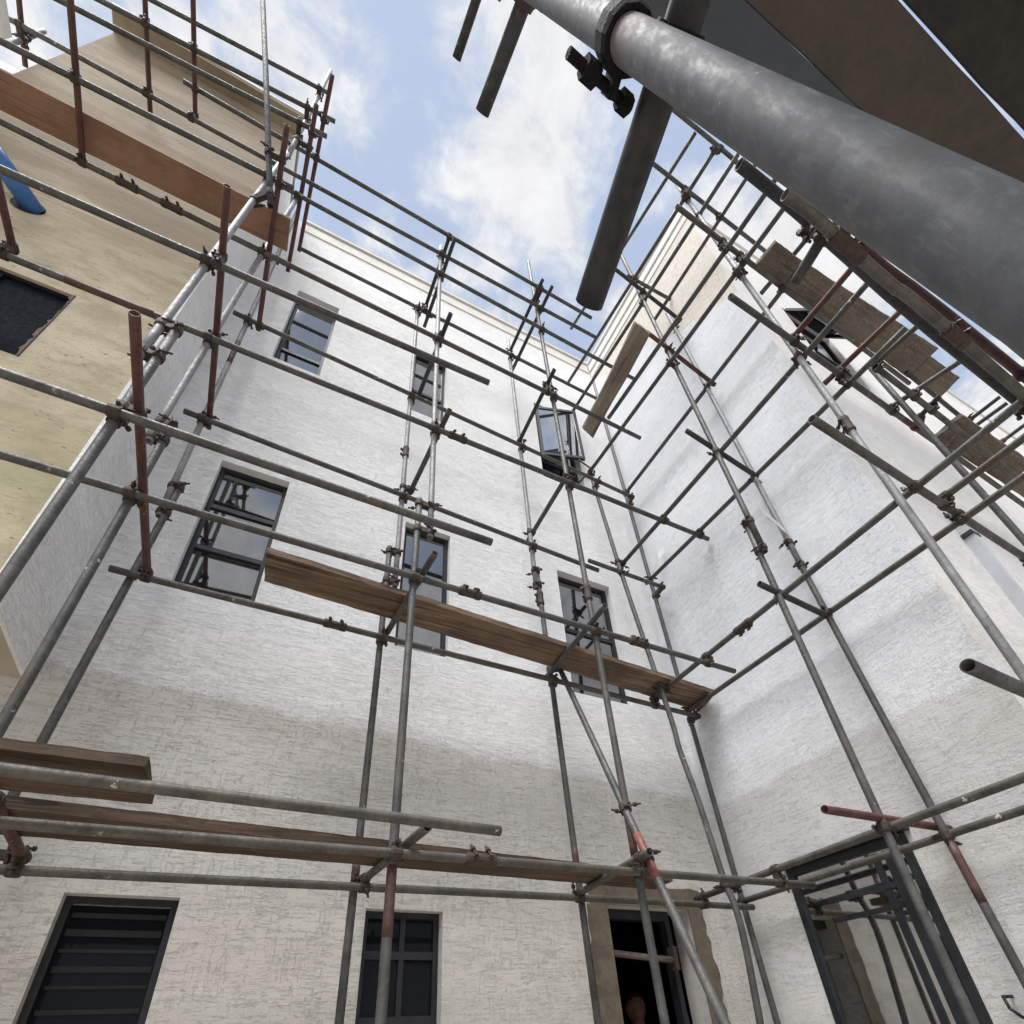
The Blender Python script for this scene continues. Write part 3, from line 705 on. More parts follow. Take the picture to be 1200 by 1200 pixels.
# kind, finish, points, label, group, radius, painted bands (fraction from foot, length)
TUBES = [
 ('standard','grey',[(0.669, 2.527, 0.02), (0.67, 2.527, 4.783)],'front standard left of the middle window stack, from the ground to the second lift','standards along the back wall',None,((0.42, 0.3),)),
 ('standard','light',[(0.764, 2.527, 4.409), (0.706, 2.527, 9.758)],'pale upper front standard spliced above the middle window stack, rising past the parapet','standards along the back wall',None,()),
 ('standard','grey',[(0.647, 3.22, 0.02), (0.631, 3.22, 4.957)],'lower back standard close to the white wall, left of the middle ground window','standards along the back wall',None,((0.464, 0.1),)),
 ('standard','light',[(0.704, 3.22, 4.526), (0.642, 3.22, 9.646)],'pale upper back standard at the left edge of the middle upper windows','standards along the back wall',None,()),
 ('standard','grey',[(2.079, 2.527, 0.02), (2.041, 2.527, 11.021)],'tall front standard running up past the right first-floor window and the open casement','standards along the back wall',None,((0.219, 0.2),)),
 ('standard','grey',[(2.184, 3.22, 0.02), (2.055, 3.22, 5.282)],'lower back standard on the left side of the doorway','standards along the back wall',None,((0.466, 0.22),)),
 ('standard','light',[(2.03, 3.22, 4.997), (1.985, 3.22, 9.902)],'pale upper back standard left of the open casement window','standards along the back wall',None,()),
 ('standard','grey',[(3.062, 3.06, 0.02), (3.063, 2.817, 1.868), (3.062, 2.849, 2.359), (3.062, 2.891, 2.908), (3.062, 2.949, 3.36), (3.062, 2.967, 3.754), (3.062, 3.133, 5.422), (3.062, 3.282, 7.436)],'bent standard that kinks below the long plank near the inner corner','standards along the right wall',None,()),
 ('standard','grey',[(3.622, 3.205, 0.02), (3.622, 3.363, 10.32)],'slim standard standing right in the inner corner of the two white walls','standards along the back wall',None,()),
 ('standard','grey',[(-0.96, 2.012, 0.02), (-0.906, 2.012, 4.867)],'thick lower standard along the edge of the beige wall, nearest on the left','standards at the left wing corner',None,()),
 ('standard','light',[(-0.984, 2.012, 4.465), (-0.936, 2.012, 8.302)],'pale upper standard at the edge of the beige wall, crossing the orange board','standards at the left wing corner',None,()),
 ('standard','light',[(-0.955, 2.082, 8.509), (-1.082, 2.082, 12.336)],'bright leaning top standard at the upper left corner, tip against the sky','standards at the left wing corner',None,()),
 ('standard','grey',[(-0.961, 2.527, 0.02), (-0.893, 2.527, 4.711)],'lower standard in front of the white return wall, second from the left edge','standards at the left wing corner',None,()),
 ('standard','light',[(-0.956, 2.527, 4.461), (-0.887, 2.527, 8.912)],'pale upper standard in front of the white return wall','standards at the left wing corner',None,()),
 ('standard','grey',[(-1.053, 3.22, 0.02), (-0.913, 3.22, 4.952)],'lower standard by the back wall, left of the largest first-floor window','standards at the left wing corner',None,()),
 ('standard','light',[(-0.952, 3.22, 4.572), (-1.059, 3.22, 10.837)],'pale upper standard by the back wall, left of the top-floor window','standards at the left wing corner',None,((0.364, 0.4),)),
 ('ledger','weathered',[(-1.162, 2.483, 2.199), (3.462, 2.483, 2.237)],'lowest front ledger carrying the long low plank over the ground windows','ledgers along the back wall',None,()),
 ('ledger','weathered',[(-1.196, 3.176, 2.207), (3.645, 3.176, 2.252)],'lowest back ledger running just over the ground window heads and doorway','ledgers along the back wall',None,()),
 ('ledger','weathered',[(-1.097, 2.072, 2.243), (1.0, 2.072, 2.217)],'thick low ledger that ends in mid air above the middle ground window','ledgers along the back wall',None,()),
 ('ledger','grey',[(-1.948, 2.483, 3.974), (3.413, 2.483, 3.935)],'front ledger just above the long brown plank','ledgers along the back wall',None,()),
 ('ledger','weathered',[(-1.052, 3.176, 3.991), (3.653, 3.176, 3.923)],'back ledger just below the long brown plank','ledgers along the back wall',None,()),
 ('ledger','grey',[(-1.834, 1.969, 3.934), (0.967, 1.969, 3.887)],'thick first-lift ledger ending in mid air over the middle first-floor window','ledgers in front of the beige wing',None,()),
 ('ledger','grey',[(-2.597, 2.483, 5.68), (3.716, 2.483, 5.678)],'second-lift front ledger crossing the sill of the middle top window','ledgers along the back wall',None,((0.17, 0.5),)),
 ('ledger','grey',[(-1.098, 3.176, 5.718), (2.785, 3.176, 5.495)],'second-lift back ledger whose left end sticks out over the largest window','ledgers along the back wall',None,()),
 ('ledger','grey',[(2.644, 3.131, 5.542), (3.596, 3.131, 5.523)],'short spliced back ledger piece between the two corner standards above the right first-floor window','ledgers along the back wall',None,()),
 ('ledger','grey',[(-2.487, 1.969, 5.602), (1.002, 1.969, 5.717)],'thick second-lift ledger ending in mid air beside the middle top window','ledgers in front of the beige wing',None,()),
 ('ledger','weathered',[(-3.175, 2.483, 7.424), (3.182, 2.483, 7.141)],'third-lift front ledger passing under the orange board and over the top windows','ledgers along the back wall',None,()),
 ('ledger','weathered',[(-1.125, 3.176, 7.449), (3.564, 3.176, 7.107)],'third-lift back ledger crossing the middle top window and the open casement','ledgers along the back wall',None,()),
 ('ledger','grey',[(-3.056, 1.969, 7.32), (-0.74, 1.969, 7.456)],'thick third-lift ledger along the upper edge of the orange board','ledgers in front of the beige wing',None,()),
 ('ledger','grey',[(-1.074, 2.483, 8.939), (3.446, 2.483, 8.669)],'lower guard rail under the top rails, passing in front of the plank in the corner','ledgers along the back wall',None,()),
 ('ledger','weathered',[(-3.863, 2.483, 9.488), (2.958, 2.483, 9.374)],'fourth-lift front ledger, second rail from the top against the sky','ledgers along the back wall',None,()),
 ('ledger','grey',[(-2.126, 2.277, 9.622), (2.839, 2.375, 9.622)],'topmost rail against the sky, sagging across the clouds to the dark near transom','ledgers along the back wall',None,()),
 ('ledger','grey',[(-0.836, 3.176, 9.484), (3.413, 3.176, 9.309)],'fourth-lift back ledger running along the white wall under the parapet','ledgers along the back wall',None,()),
 ('ledger','grey',[(-3.218, 1.969, 8.721), (-0.717, 1.969, 9.207)],'guard rail over the beige roof edge, lowest of three crossing the left sky','ledgers in front of the beige wing',None,()),
 ('ledger','grey',[(-3.117, 1.969, 9.282), (-0.718, 1.969, 9.833)],'middle rail of three crossing the left sky','ledgers in front of the beige wing',None,()),
 ('ledger','grey',[(-2.986, 2.012, 10.355), (-0.946, 2.012, 10.925)],'uppermost rail of three crossing the left sky, ending at the bright leaning tube','ledgers in front of the beige wing',None,()),
 ('transom','red',[(-0.845, 1.534, 4.022), (-0.86, 3.167, 4.022)],'red transom hanging in front of the return wall, lowest at the left corner','transoms at the left wing corner',None,()),
 ('transom','red',[(-0.896, 1.58, 5.8), (-0.939, 3.316, 5.8)],'red transom crossing the edge of the beige wall, second lift','transoms at the left wing corner',None,()),
 ('transom','red',[(-0.838, 1.576, 7.4), (-0.887, 3.219, 7.4)],'red transom crossing the right end of the orange board','transoms at the left wing corner',None,()),
 ('transom','red',[(-0.834, 1.736, 9.045), (-0.89, 3.295, 9.045)],'red transom at the top left corner, just right of the orange board','transoms at the left wing corner',None,()),
 ('transom','red',[(-0.797, 1.594, 9.675), (-0.87, 3.286, 9.675)],'rightmost red transom of the top left corner, against the sky','transoms at the left wing corner',None,()),
 ('transom','red',[(-2.214, 1.065, 7.4), (-2.255, 2.506, 7.4)],'red transom passing over the left half of the orange board','transoms at the left wing corner',None,()),
 ('transom','red',[(-2.437, 1.44, 9.57), (-2.415, 2.663, 9.57)],'dark red transom crossing the rails over the beige wall notch','transoms at the left wing corner',None,()),
 ('transom','red',[(-2.063, 1.257, 9.605), (-2.01, 2.545, 9.605)],'dark red transom over the upper middle of the beige wall','transoms at the left wing corner',None,()),
 ('transom','red',[(-3.441, 1.947, 9.605), (-3.497, 2.822, 9.605)],'dark red transom near the top left corner of the sky','transoms at the left wing corner',None,()),
 ('transom','red',[(-2.111, 1.841, 5.8), (-2.091, 2.517, 5.8)],'red transom in front of the dark vent window of the beige wall','transoms at the left wing corner',None,()),
 ('transom','light',[(-3.438, 2.59, 9.185), (-3.457, 2.59, 10.009)],'short pale tube stub coupled to a rail near the top left corner','transoms at the left wing corner',None,()),
 ('brace','dark',[(-1.559, 1.365, 10.036), (-1.127, 1.593, 8.125), (-0.813, 1.96, 6.866)],'long grey tube cutting down through the left sky across all the rails','transoms at the left wing corner',None,()),
 ('transom','weathered',[(0.743, 2.266, 2.272), (0.678, 3.376, 2.272)],'short rusty transom under the low plank left of the middle ground window','transoms across the back scaffold',None,()),
 ('transom','red',[(-0.788, 2.157, 2.279), (-0.849, 3.227, 2.28)],'short rusty transom end poking in at the lower left edge over the ground window','transoms across the back scaffold',None,()),
 ('transom','weathered',[(1.973, 2.28, 2.272), (2.09, 3.165, 2.272)],'short rusty transom end sticking out above the doorway','transoms across the back scaffold',None,()),
 ('transom','weathered',[(0.733, 2.3, 4.022), (0.673, 3.185, 4.022)],'rusty transom under the long plank at the middle first-floor window','transoms across the back scaffold',None,()),
 ('transom','grey',[(2.012, 2.299, 4.022), (2.065, 3.264, 4.022)],'grey transom under the long plank at the right first-floor window','transoms across the back scaffold',None,()),
 ('transom','weathered',[(0.818, 2.338, 5.79), (0.765, 3.283, 5.79)],'sloping transom between the two middle windows, second lift','transoms across the back scaffold',None,()),
 ('transom','grey',[(2.032, 2.513, 5.79), (2.06, 3.328, 5.79)],'transom below the open casement window, second lift','transoms across the back scaffold',None,()),
 ('transom','dark',[(0.775, 2.266, 7.365), (0.748, 3.193, 7.365)],'transom crossing the middle top window, third lift','transoms across the back scaffold',None,()),
 ('transom','dark',[(1.967, 2.309, 7.365), (2.004, 3.259, 7.365)],'transom left of the open casement, third lift','transoms across the back scaffold',None,()),
 ('transom','dark',[(0.75, 2.316, 9.57), (0.733, 3.23, 9.57)],'left one of two close transoms at the parapet over the middle windows','transoms across the back scaffold',None,()),
 ('transom','dark',[(0.794, 2.254, 9.36), (0.777, 3.331, 9.36)],'right one of two close transoms at the parapet over the middle windows','transoms across the back scaffold',None,()),
 ('transom','dark',[(1.996, 2.238, 9.57), (2.0, 3.232, 9.57)],'left one of two crossing transoms at the parapet above the casement','transoms across the back scaffold',None,()),
 ('transom','dark',[(2.09, 2.195, 9.36), (2.088, 3.353, 9.36)],'right one of two crossing transoms at the parapet above the casement','transoms across the back scaffold',None,()),
 ('brace','grey',[(1.907, 1.409, 0.02), (2.148, 3.169, 4.079)],'diagonal brace with a red painted band leaning across the doorway','transoms across the back scaffold',None,((0.557, 0.3),)),
 ('standard','dark',[(3.328, 3.675, 0.02), (3.164, 3.675, 2.215)],'short upright prop standing just inside the dark doorway','transoms across the back scaffold',None,()),
 ('standard','grey',[(3.099, 1.678, 0.02), (3.097, 1.709, 4.823)],'lower outer standard in front of the right wall window','standards along the right wall',None,()),
 ('standard','grey',[(3.098, 1.665, 4.415), (3.098, 1.783, 10.791)],'upper outer standard in front of the right wall, spliced in mid height, reddish tip','standards along the right wall',None,((0.86, 0.7),)),
 ('standard','grey',[(3.605, 1.605, 0.02), (3.605, 1.723, 4.842)],'lower inner standard close to the right wall, beside its window','standards along the right wall',None,((0.436, 0.32),)),
 ('standard','light',[(3.605, 1.713, 4.477), (3.605, 1.808, 9.296)],'upper inner standard close to the right wall, spliced in mid height','standards along the right wall',None,()),
 ('standard','light',[(3.098, 0.814, 0.02), (3.098, 0.78, 9.95)],'stout pale standard at the outer corner of the right wall','standards along the right wall',None,()),
 ('standard','grey',[(4.799, 0.7, 0.02), (4.253, 0.7, 6.356)],'slim standard in front of the end face, upper right','standards along the right wall',None,()),
 ('ledger','weathered',[(3.15, 3.24, 2.3), (3.15, -0.557, 2.385)],'outer low ledger crossing the top of the right wall window','ledgers along the right wall',None,()),
 ('ledger','weathered',[(3.622, 3.326, 2.305), (3.622, -0.321, 2.37)],'inner low ledger crossing the top of the right wall window','ledgers along the right wall',None,()),
 ('ledger','grey',[(3.132, 3.195, 4.005), (3.133, -0.666, 4.048)],'outer first-lift ledger running from the long plank past the corner standard','ledgers along the right wall',None,()),
 ('ledger','weathered',[(3.605, 3.295, 4.016), (3.605, -0.416, 3.987)],'inner first-lift ledger starting under the end of the long plank','ledgers along the right wall',None,()),
 ('ledger','grey',[(3.133, 3.284, 5.727), (3.133, 0.191, 5.724)],'outer second-lift ledger rising right from above the right first-floor window','ledgers along the right wall',None,()),
 ('ledger','grey',[(3.605, 3.353, 5.772), (3.605, 0.296, 5.645)],'inner second-lift ledger rising right from the inner corner','ledgers along the right wall',None,()),
 ('ledger','grey',[(3.028, 3.237, 7.414), (3.028, 0.05, 7.185)],'outer third-lift ledger starting beside the open casement','ledgers along the right wall',None,()),
 ('ledger','grey',[(3.605, 3.295, 7.345), (3.605, -0.119, 7.343)],'inner third-lift ledger starting at the corner standard','ledgers along the right wall',None,()),
 ('ledger','grey',[(2.8, 2.518, 7.34), (2.8, 0.002, 7.168)],'rail right beside the slanting grey plank in the corner','ledgers along the right wall',None,()),
 ('ledger','grey',[(3.605, 2.024, 9.521), (3.605, 0.008, 9.453)],'fourth-lift inner rail over the cream strip of the right wall','ledgers along the right wall',None,()),
 ('ledger','grey',[(3.098, 3.488, 9.123), (3.098, 0.212, 8.828)],'guard rail crossing the corner cornice, lower one of a pair','ledgers along the right wall',None,()),
 ('ledger','grey',[(3.045, 3.316, 9.735), (3.045, 0.317, 9.312)],'fourth-lift rail crossing the corner cornice, upper one of a pair','ledgers along the right wall',None,()),
 ('ledger','grey',[(3.098, 3.05, 10.991), (3.098, 0.336, 10.284)],'uppermost rail of the right scaffold, ending beside the dark transom tip','ledgers along the right wall',None,()),
 ('ledger','grey',[(3.605, 0.871, 7.633), (3.605, -0.02, 7.511)],'short thin rail end above the grey plank at the upper right','ledgers along the right wall',None,()),
 ('transom','red',[(2.658, 1.698, 2.376), (3.754, 1.698, 2.387)],'rusty transom stub sticking out over the right wall window','transoms across the right scaffold',None,()),
 ('transom','dark',[(2.927, 1.704, 4.058), (3.579, 1.704, 3.981)],'short transom joining the outer and inner right standards, first lift','transoms across the right scaffold',None,()),
 ('transom','dark',[(2.812, 1.704, 5.885), (3.559, 1.705, 5.671)],'short transom joining the outer and inner right standards, second lift','transoms across the right scaffold',None,()),
 ('transom','red',[(2.806, 1.704, 7.801), (3.669, 1.705, 7.344)],'rusty transom at the head of the grey corner plank','transoms across the right scaffold',None,()),
 ('transom','dark',[(2.66, 1.704, 9.402), (3.619, 1.704, 8.87)],'topmost transom between the right standards below the cornice','transoms across the right scaffold',None,()),
 ('transom','grey',[(2.997, 1.75, 9.629), (3.73, 1.75, 9.718)],'short grey rail stub under the cornice of the right wall','transoms across the right scaffold',None,()),
 ('ledger','grey',[(1.856, 0.58, 2.325), (3.696, 0.647, 2.325)],'thick tube end poking in at the right edge, lowest of its stack','ledgers beside the platform',None,()),
 ('ledger','grey',[(2.2, 0.672, 4.04), (5.912, 0.818, 4.04)],'dark ledger crossing the stout corner standard, first lift','ledgers beside the platform',None,()),
 ('ledger','grey',[(2.336, 0.719, 5.79), (8.058, 0.91, 5.79)],'dark ledger crossing the stout corner standard, second lift','ledgers beside the platform',None,((0.42, 0.6),)),
 ('ledger','grey',[(2.246, 0.657, 7.365), (5.695, 0.769, 7.365)],'third-lift ledger lying along the top of the end face','ledgers beside the platform',None,()),
 ('ledger','grey',[(2.328, 0.705, 9.535), (4.444, 0.77, 9.535)],'fourth-lift ledger leaving the dark near transom towards the right','ledgers beside the platform',None,()),
 ('ledger','grey',[(2.487, 0.273, 9.659), (3.076, 0.276, 9.418), (3.552, 0.28, 8.729), (3.835, 0.287, 8.251)],'highest thin ledger just under the big near standard','ledgers beside the platform',None,()),
 ('ledger','weathered',[(3.802, 0.596, 5.79), (6.158, 0.698, 5.79)],'brown inner ledger under the far right plank','ledgers beside the platform',None,()),
 ('ledger','dark',[(5.438, 0.692, 7.26), (7.826, 0.804, 7.26)],'thin dark ledger below the notched grey plank','ledgers beside the platform',None,()),
 ('ledger','weathered',[(1.326, 0.082, 4.022), (1.479, 0.08, 4.022), (1.978, 0.1, 4.022), (2.324, 0.1, 4.022), (4.541, 0.166, 4.022)],'weathered ledger just below the big near standard, carrying large sleeve couplers','ledgers beside the platform',None,()),
 ('ledger','dark',[(1.2, 0.101, 4.25), (1.515, 0.107, 4.25), (1.877, 0.125, 4.25), (2.554, 0.153, 4.25), (4.639, 0.194, 4.25)],'dark ledger along the lower side of the weathered one under the big near standard','ledgers beside the platform',None,()),
 ('ledger','red',[(1.804, 0.074, 4.18), (2.048, 0.076, 4.18), (2.52, 0.07, 4.18), (4.514, 0.079, 4.18)],'maroon ledger squeezed between the weathered ledger and the big near standard','ledgers beside the platform',None,()),
 ('transom','red',[(3.023, 0.764, 5.842), (3.031, 0.206, 5.842)],'dark red transom from the corner coupler across the grey plank','transoms over the camera side',None,()),
 ('transom','dark',[(1.655, 0.279, 4.11), (1.623, 0.097, 4.11)],'thick short transom stub hanging from the dark ledger over the grey plank','transoms over the camera side',None,()),
 ('transom','red',[(3.565, 0.879, 5.842), (3.62, 0.26, 5.842)],'dark red transom crossing the middle of the grey plank','transoms over the camera side',None,()),
 ('transom','weathered',[(3.81, 0.593, 5.842), (3.846, 0.248, 5.842)],'thin grey transom crossing the grey plank near its notch','transoms over the camera side',None,()),
 ('transom','weathered',[(4.271, 0.813, 5.842), (4.443, 0.268, 5.842)],'weathered transom crossing the tip of the notched plank','transoms over the camera side',None,()),
 ('transom','dark',[(4.611, 0.725, 5.842), (4.582, 0.528, 5.842)],'very short dark stub below the tip of the notched plank','transoms over the camera side',None,()),
 ('transom','weathered',[(3.445, 0.695, 4.093), (3.455, -0.039, 4.093)],'pale weathered transom resting on the first-lift dark ledger','transoms over the camera side',None,()),
 ('transom','dark',[(6.701, 0.72, 7.26), (6.722, 0.405, 7.26)],'upper one of two thin rails in the blue gap at the right','transoms over the camera side',None,()),
 ('transom','dark',[(6.585, 0.815, 7.05), (6.636, 0.398, 7.05)],'lower one of two thin rails in the blue gap at the right','transoms over the camera side',None,()),
 ('transom','dark',[(7.386, 0.714, 7.26), (7.395, 0.465, 7.26)],'thin rail over the far right plank','transoms over the camera side',None,()),
 ('transom','dark',[(0.258, -0.443, 3.9), (0.205, 0.355, 3.9)],'dark overhead transom end, longer one of two hanging at the top centre','transoms over the camera side',None,()),
 ('transom','dark',[(0.207, -0.309, 5.58), (0.15, 0.475, 5.58)],'dark overhead transom end, shorter one of two hanging at the top centre','transoms over the camera side',None,()),
 ('standard','light',[(0.407, -0.094, 0.02), (0.292, -0.032, 1.45), (0.236, -0.002, 2.15), (0.131, 0.054, 3.45), (0.003, 0.123, 5.05)],'big near standard with a double coupler crossing the upper right corner','standards beside the camera',0.0235,()),
 ('transom','dark',[(0.332, 0.274, 2.45), (0.235, -0.209, 2.45)],'fat dark transom clamped to the big near standard, cut end at the parapet corner','transoms over the camera side',0.0235,()),]
NAME = {'standard': 'scaffold_standard', 'ledger': 'scaffold_ledger', 'transom': 'scaffold_transom', 'brace': 'scaffold_brace'}
def catmull(p, n=5):
    p = [Vector(a_) for a_ in p]
    if len(p) < 3: return p
    q = [p[0]*2 - p[1]] + p + [p[-1]*2 - p[-2]]; out = []
    for i in range(1, len(q)-2):
        for k in range(n):
            t_ = k/n; a_, b_, c_, d_ = q[i-1:i+3]
            out.append(.5*((2*b_) + (c_-a_)*t_ + (2*a_-5*b_+4*c_-d_)*t_*t_ + (3*b_-a_-3*c_+d_)*t_**3))
    out.append(p[-1]); return out
tubes = []
for kind, fin, pts, label, group, r, bands in TUBES:
    P_ = catmull(pts); r = r or R_T
    near = label.startswith('big near')
    org = P_[0].copy()
    if len(P_) == 2:
        L_ = (P_[1]-P_[0]).length; sag = min(.028, .0022*L_*L_)*rnd.uniform(-.8, 1)
        side = (P_[1]-P_[0]).normalized().orthogonal().normalized()
        loc_pts = catmull([Vector((0,0,0)), (P_[1]-P_[0])*rnd.uniform(.35, .65) + side*sag*.5, P_[1]-org], 6)
        P_ = [org + q for q in loc_pts]
    else: loc_pts = [p-org for p in P_]
    g = tube_mesh(loc_pts, r, 40 if near or r < .018 else 14)
    o = link(NAME[kind], g.mesh(NAME[kind], True), STEEL['near' if near else ('black' if label.startswith('fat dark') else fin)])
    o.location = org
    tag(o, label, 'scaffold pole', group)
    T_ = dict(o=o, P=P_, r=r, kind=kind, near=near)
    tubes.append(T_)
    tot = sum((b_-a_).length for a_, b_ in zip(P_, P_[1:]))
    def at(s):
        for a_, b_ in zip(P_, P_[1:]):
            l_ = (b_-a_).length
            if s <= l_ or b_ is P_[-1]: return a_.lerp(b_, s/l_ if l_ else 0)
            s -= l_
    T_['at'] = at
    for (fr, ln) in bands:
        c = fr*tot; s0, s1 = max(.004, c-ln/2), min(tot-.004, c+ln/2)
        q = [at(s0 + (s1-s0)*i/4) - org for i in range(5)]
        g = tube_mesh(q, r*1.03, 14, .97); link('paint_band', g.mesh('paint_band', True), M_redband if kind == 'brace' else M_redfaded, o)

# ------------------------------------------------------------------ couplers (parts of the tube they were put on with)
def closest(P1, P2):
    best = None
    for a_, b_ in zip(P1, P1[1:]):
        for c_, d_ in zip(P2, P2[1:]):
            u, v, w0 = b_-a_, d_-c_, a_-c_
            A, B, Cc, D_, E_ = u.dot(u), u.dot(v), v.dot(v), u.dot(w0), v.dot(w0)
            den = A*Cc - B*B
            s = 0. if den < 1e-9 else max(0, min(1, (B*E_ - Cc*D_)/den))
            t_ = max(0, min(1, (B*s + E_)/Cc)); s = max(0, min(1, (B*t_ - D_)/A))
            p, q = a_ + u*s, c_ + v*t_; d = (p-q).length
            if best is None or d < best[0]: best = (d, p, q, u.normalized(), v.normalized())
    return best
def collar(g, p, d, r, wdt=.05, n=12):
    u = d.orthogonal().normalized(); w_ = d.cross(u)
    prof = [(-.5, 1.06), (-.5, 1.30), (-.30, 1.42), (.30, 1.42), (.5, 1.30), (.5, 1.06)]
    v = [p + d*(h*wdt) + (u*math.cos(2*math.pi*i/n) + w_*math.sin(2*math.pi*i/n))*r*k for h, k in prof for i in range(n)]
    m = len(prof)
    g.add(v, [(j*n+i, j*n+(i+1) % n, (j+1) % m*n+(i+1) % n, (j+1) % m*n+i) for j in range(m-1) for i in range(n)])
def bolt_geo(p, d, side, r, big=1.0):
    """eye bolt with nut and flap beside a collar"""
    g = Geo(); L_ = .105*big
    g.cyl(p - d*L_*.35, p + d*L_*.65, .0065*big, 8)
    g.cyl(p + d*L_*.22, p + d*L_*.42, .0135*big, 6)
    g.cyl(p - d*L_*.32, p - d*L_*.16, .0125*big, 6)
    return g
def coupler(owner, p, q, d1, d2, r1, r2, big=1.0):
    org = owner.location
    p, q = p - org, q - org
    ax = (q-p)
    ax = ax.normalized() if ax.length > 1e-4 else d1.cross(d2).normalized()
    if ax.length < .5: ax = d1.orthogonal().normalized()
    g = Geo(); collar(g, p, d1, r1, .052); collar(g, q, d2, r2, .052)
    L_ = (q-p).length
    s1 = d1.cross(ax).normalized(); s2 = d2.cross(ax).normalized()
    if L_ > r1 + r2 - .012:
        g.obox((p+q)/2, ax*max(.006, L_/2 - r1*.8), d1*.022, s1*.02)
    # flaps
    g.obox(p + s1*r1*1.75, s1*r1*.45, d1*.02, ax*.005); g.obox(q - s2*r2*1.75, s2*r2*.45, d2*.02, ax*.005)
    c = link('coupler', g.mesh('coupler'), M_clamp if 'fat dark' in owner['label'] else M_rustc, owner)
    for (b0, dd, ss, rr) in ((p, ax, s1, r1), (q, -ax, -s2, r2)):
        jit = Vector((rnd.uniform(-.3,.3), rnd.uniform(-.3,.3), rnd.uniform(-.3,.3)))
        bg_ = bolt_geo(b0 + ss*rr*1.9, (dd*rnd.choice((-1, 1)) + jit).normalized(), ss, rr, big)
        link('bolt', bg_.mesh('bolt'), M_clamp if 'fat dark' in owner['label'] else M_bolt, c)
placed = []
PRI = {'ledger': 0, 'transom': 1, 'brace': 2, 'standard': 3}
cand = []
for i in range(len(tubes)):
    for j in range(i+1, len(tubes)):
        A, B = tubes[i], tubes[j]
        d, p, q, u, v = closest(A['P'], B['P'])
        par = abs(u.dot(v)) > .97
        if par: continue
        if d < .17:
            st = 'standard' in (A['kind'], B['kind']) and 'transom' in (A['kind'], B['kind'])
            cand.append((d + (.2 if st else 0), i, j, p, q, u, v))
cand.sort(key=lambda c_: c_[0])
for d, i, j, p, q, u, v in cand:
    A, B = tubes[i], tubes[j]
    m = (p+q)/2
    if any((m-x).length < .09 for x in placed): continue
    if m.z < .3: continue
    placed.append(m)
    if PRI[A['kind']] > PRI[B['kind']]: A, B, p, q, u, v = B, A, q, p, v, u
    coupler(A['o'], p, q, u, v, A['r'], B['r'], 1.0)
# parallel couplers where two lengths of standard overlap
for i in range(len(tubes)):
    for j in range(i+1, len(tubes)):
        A, B = tubes[i], tubes[j]
        if A['kind'] != 'standard' or B['kind'] != 'standard' or A['near'] or B['near']: continue
        for P1, P2, TA, TB in ((A['P'], B['P'], A, B),):
            lo = max(min(p.z for p in P1), min(p.z for p in P2)); hi = min(max(p.z for p in P1), max(p.z for p in P2))
            if hi - lo < .03 or hi - lo > 1.2: continue
            def onz(P_, z):
                for a_, b_ in zip(P_, P_[1:]):
                    if min(a_.z, b_.z) <= z <= max(a_.z, b_.z): return a_.lerp(b_, (z-a_.z)/(b_.z-a_.z))
            for z in (lo + .05, hi - .05):
                a_, b_ = onz(P1, z), onz(P2, z)
                if a_ is None or b_ is None or (a_-b_).length > .2: continue
                dd = (P1[-1]-P1[0]).normalized()
                coupler(A['o'], a_, b_, dd, dd, A['r'], B['r'])
# sleeve couplers and loose couplers along single tubes
for p in [(0.941,2.483,5.742),(1.048,2.483,3.937),(1.088,2.483,2.215),(2.439,2.483,3.943),(0.303,3.176,3.973),(3.133,2.077,4.026),
          (-1.945,2.483,7.391),(0.677,3.22,6.332),(3.098,0.797,4.784),(2.083,2.527,4.353),(2.063,3.22,4.884),(-1.62,2.483,7.385),(1.70,.09,4.022),(2.46,.105,4.022)]:
    p = Vector(p); best = None
    for T_ in tubes:
        for a_, b_ in zip(T_['P'], T_['P'][1:]):
            t_ = max(0, min(1, (p-a_).dot(b_-a_)/(b_-a_).length_squared)); q = a_.lerp(b_, t_)
            if best is None or (q-p).length < best[0]: best = ((q-p).length, q, (b_-a_).normalized(), T_)
    _, q, d, T_ = best; org = T_['o'].location; q = q - org
    g = Geo(); u = d.orthogonal().normalized(); w_ = d.cross(u)
    for s in (-.055, .055): collar(g, q + d*s, d, T_['r'], .045)
    collar(g, q, d, T_['r']*.93, .12)
    c = link('coupler', g.mesh('coupler'), M_rustc, T_['o'])
    for s in (-.04, .04):
        bg_ = bolt_geo(q + d*s + w_*T_['r']*1.6, u, w_, T_['r']); link('bolt', bg_.mesh('bolt'), M_bolt, c)

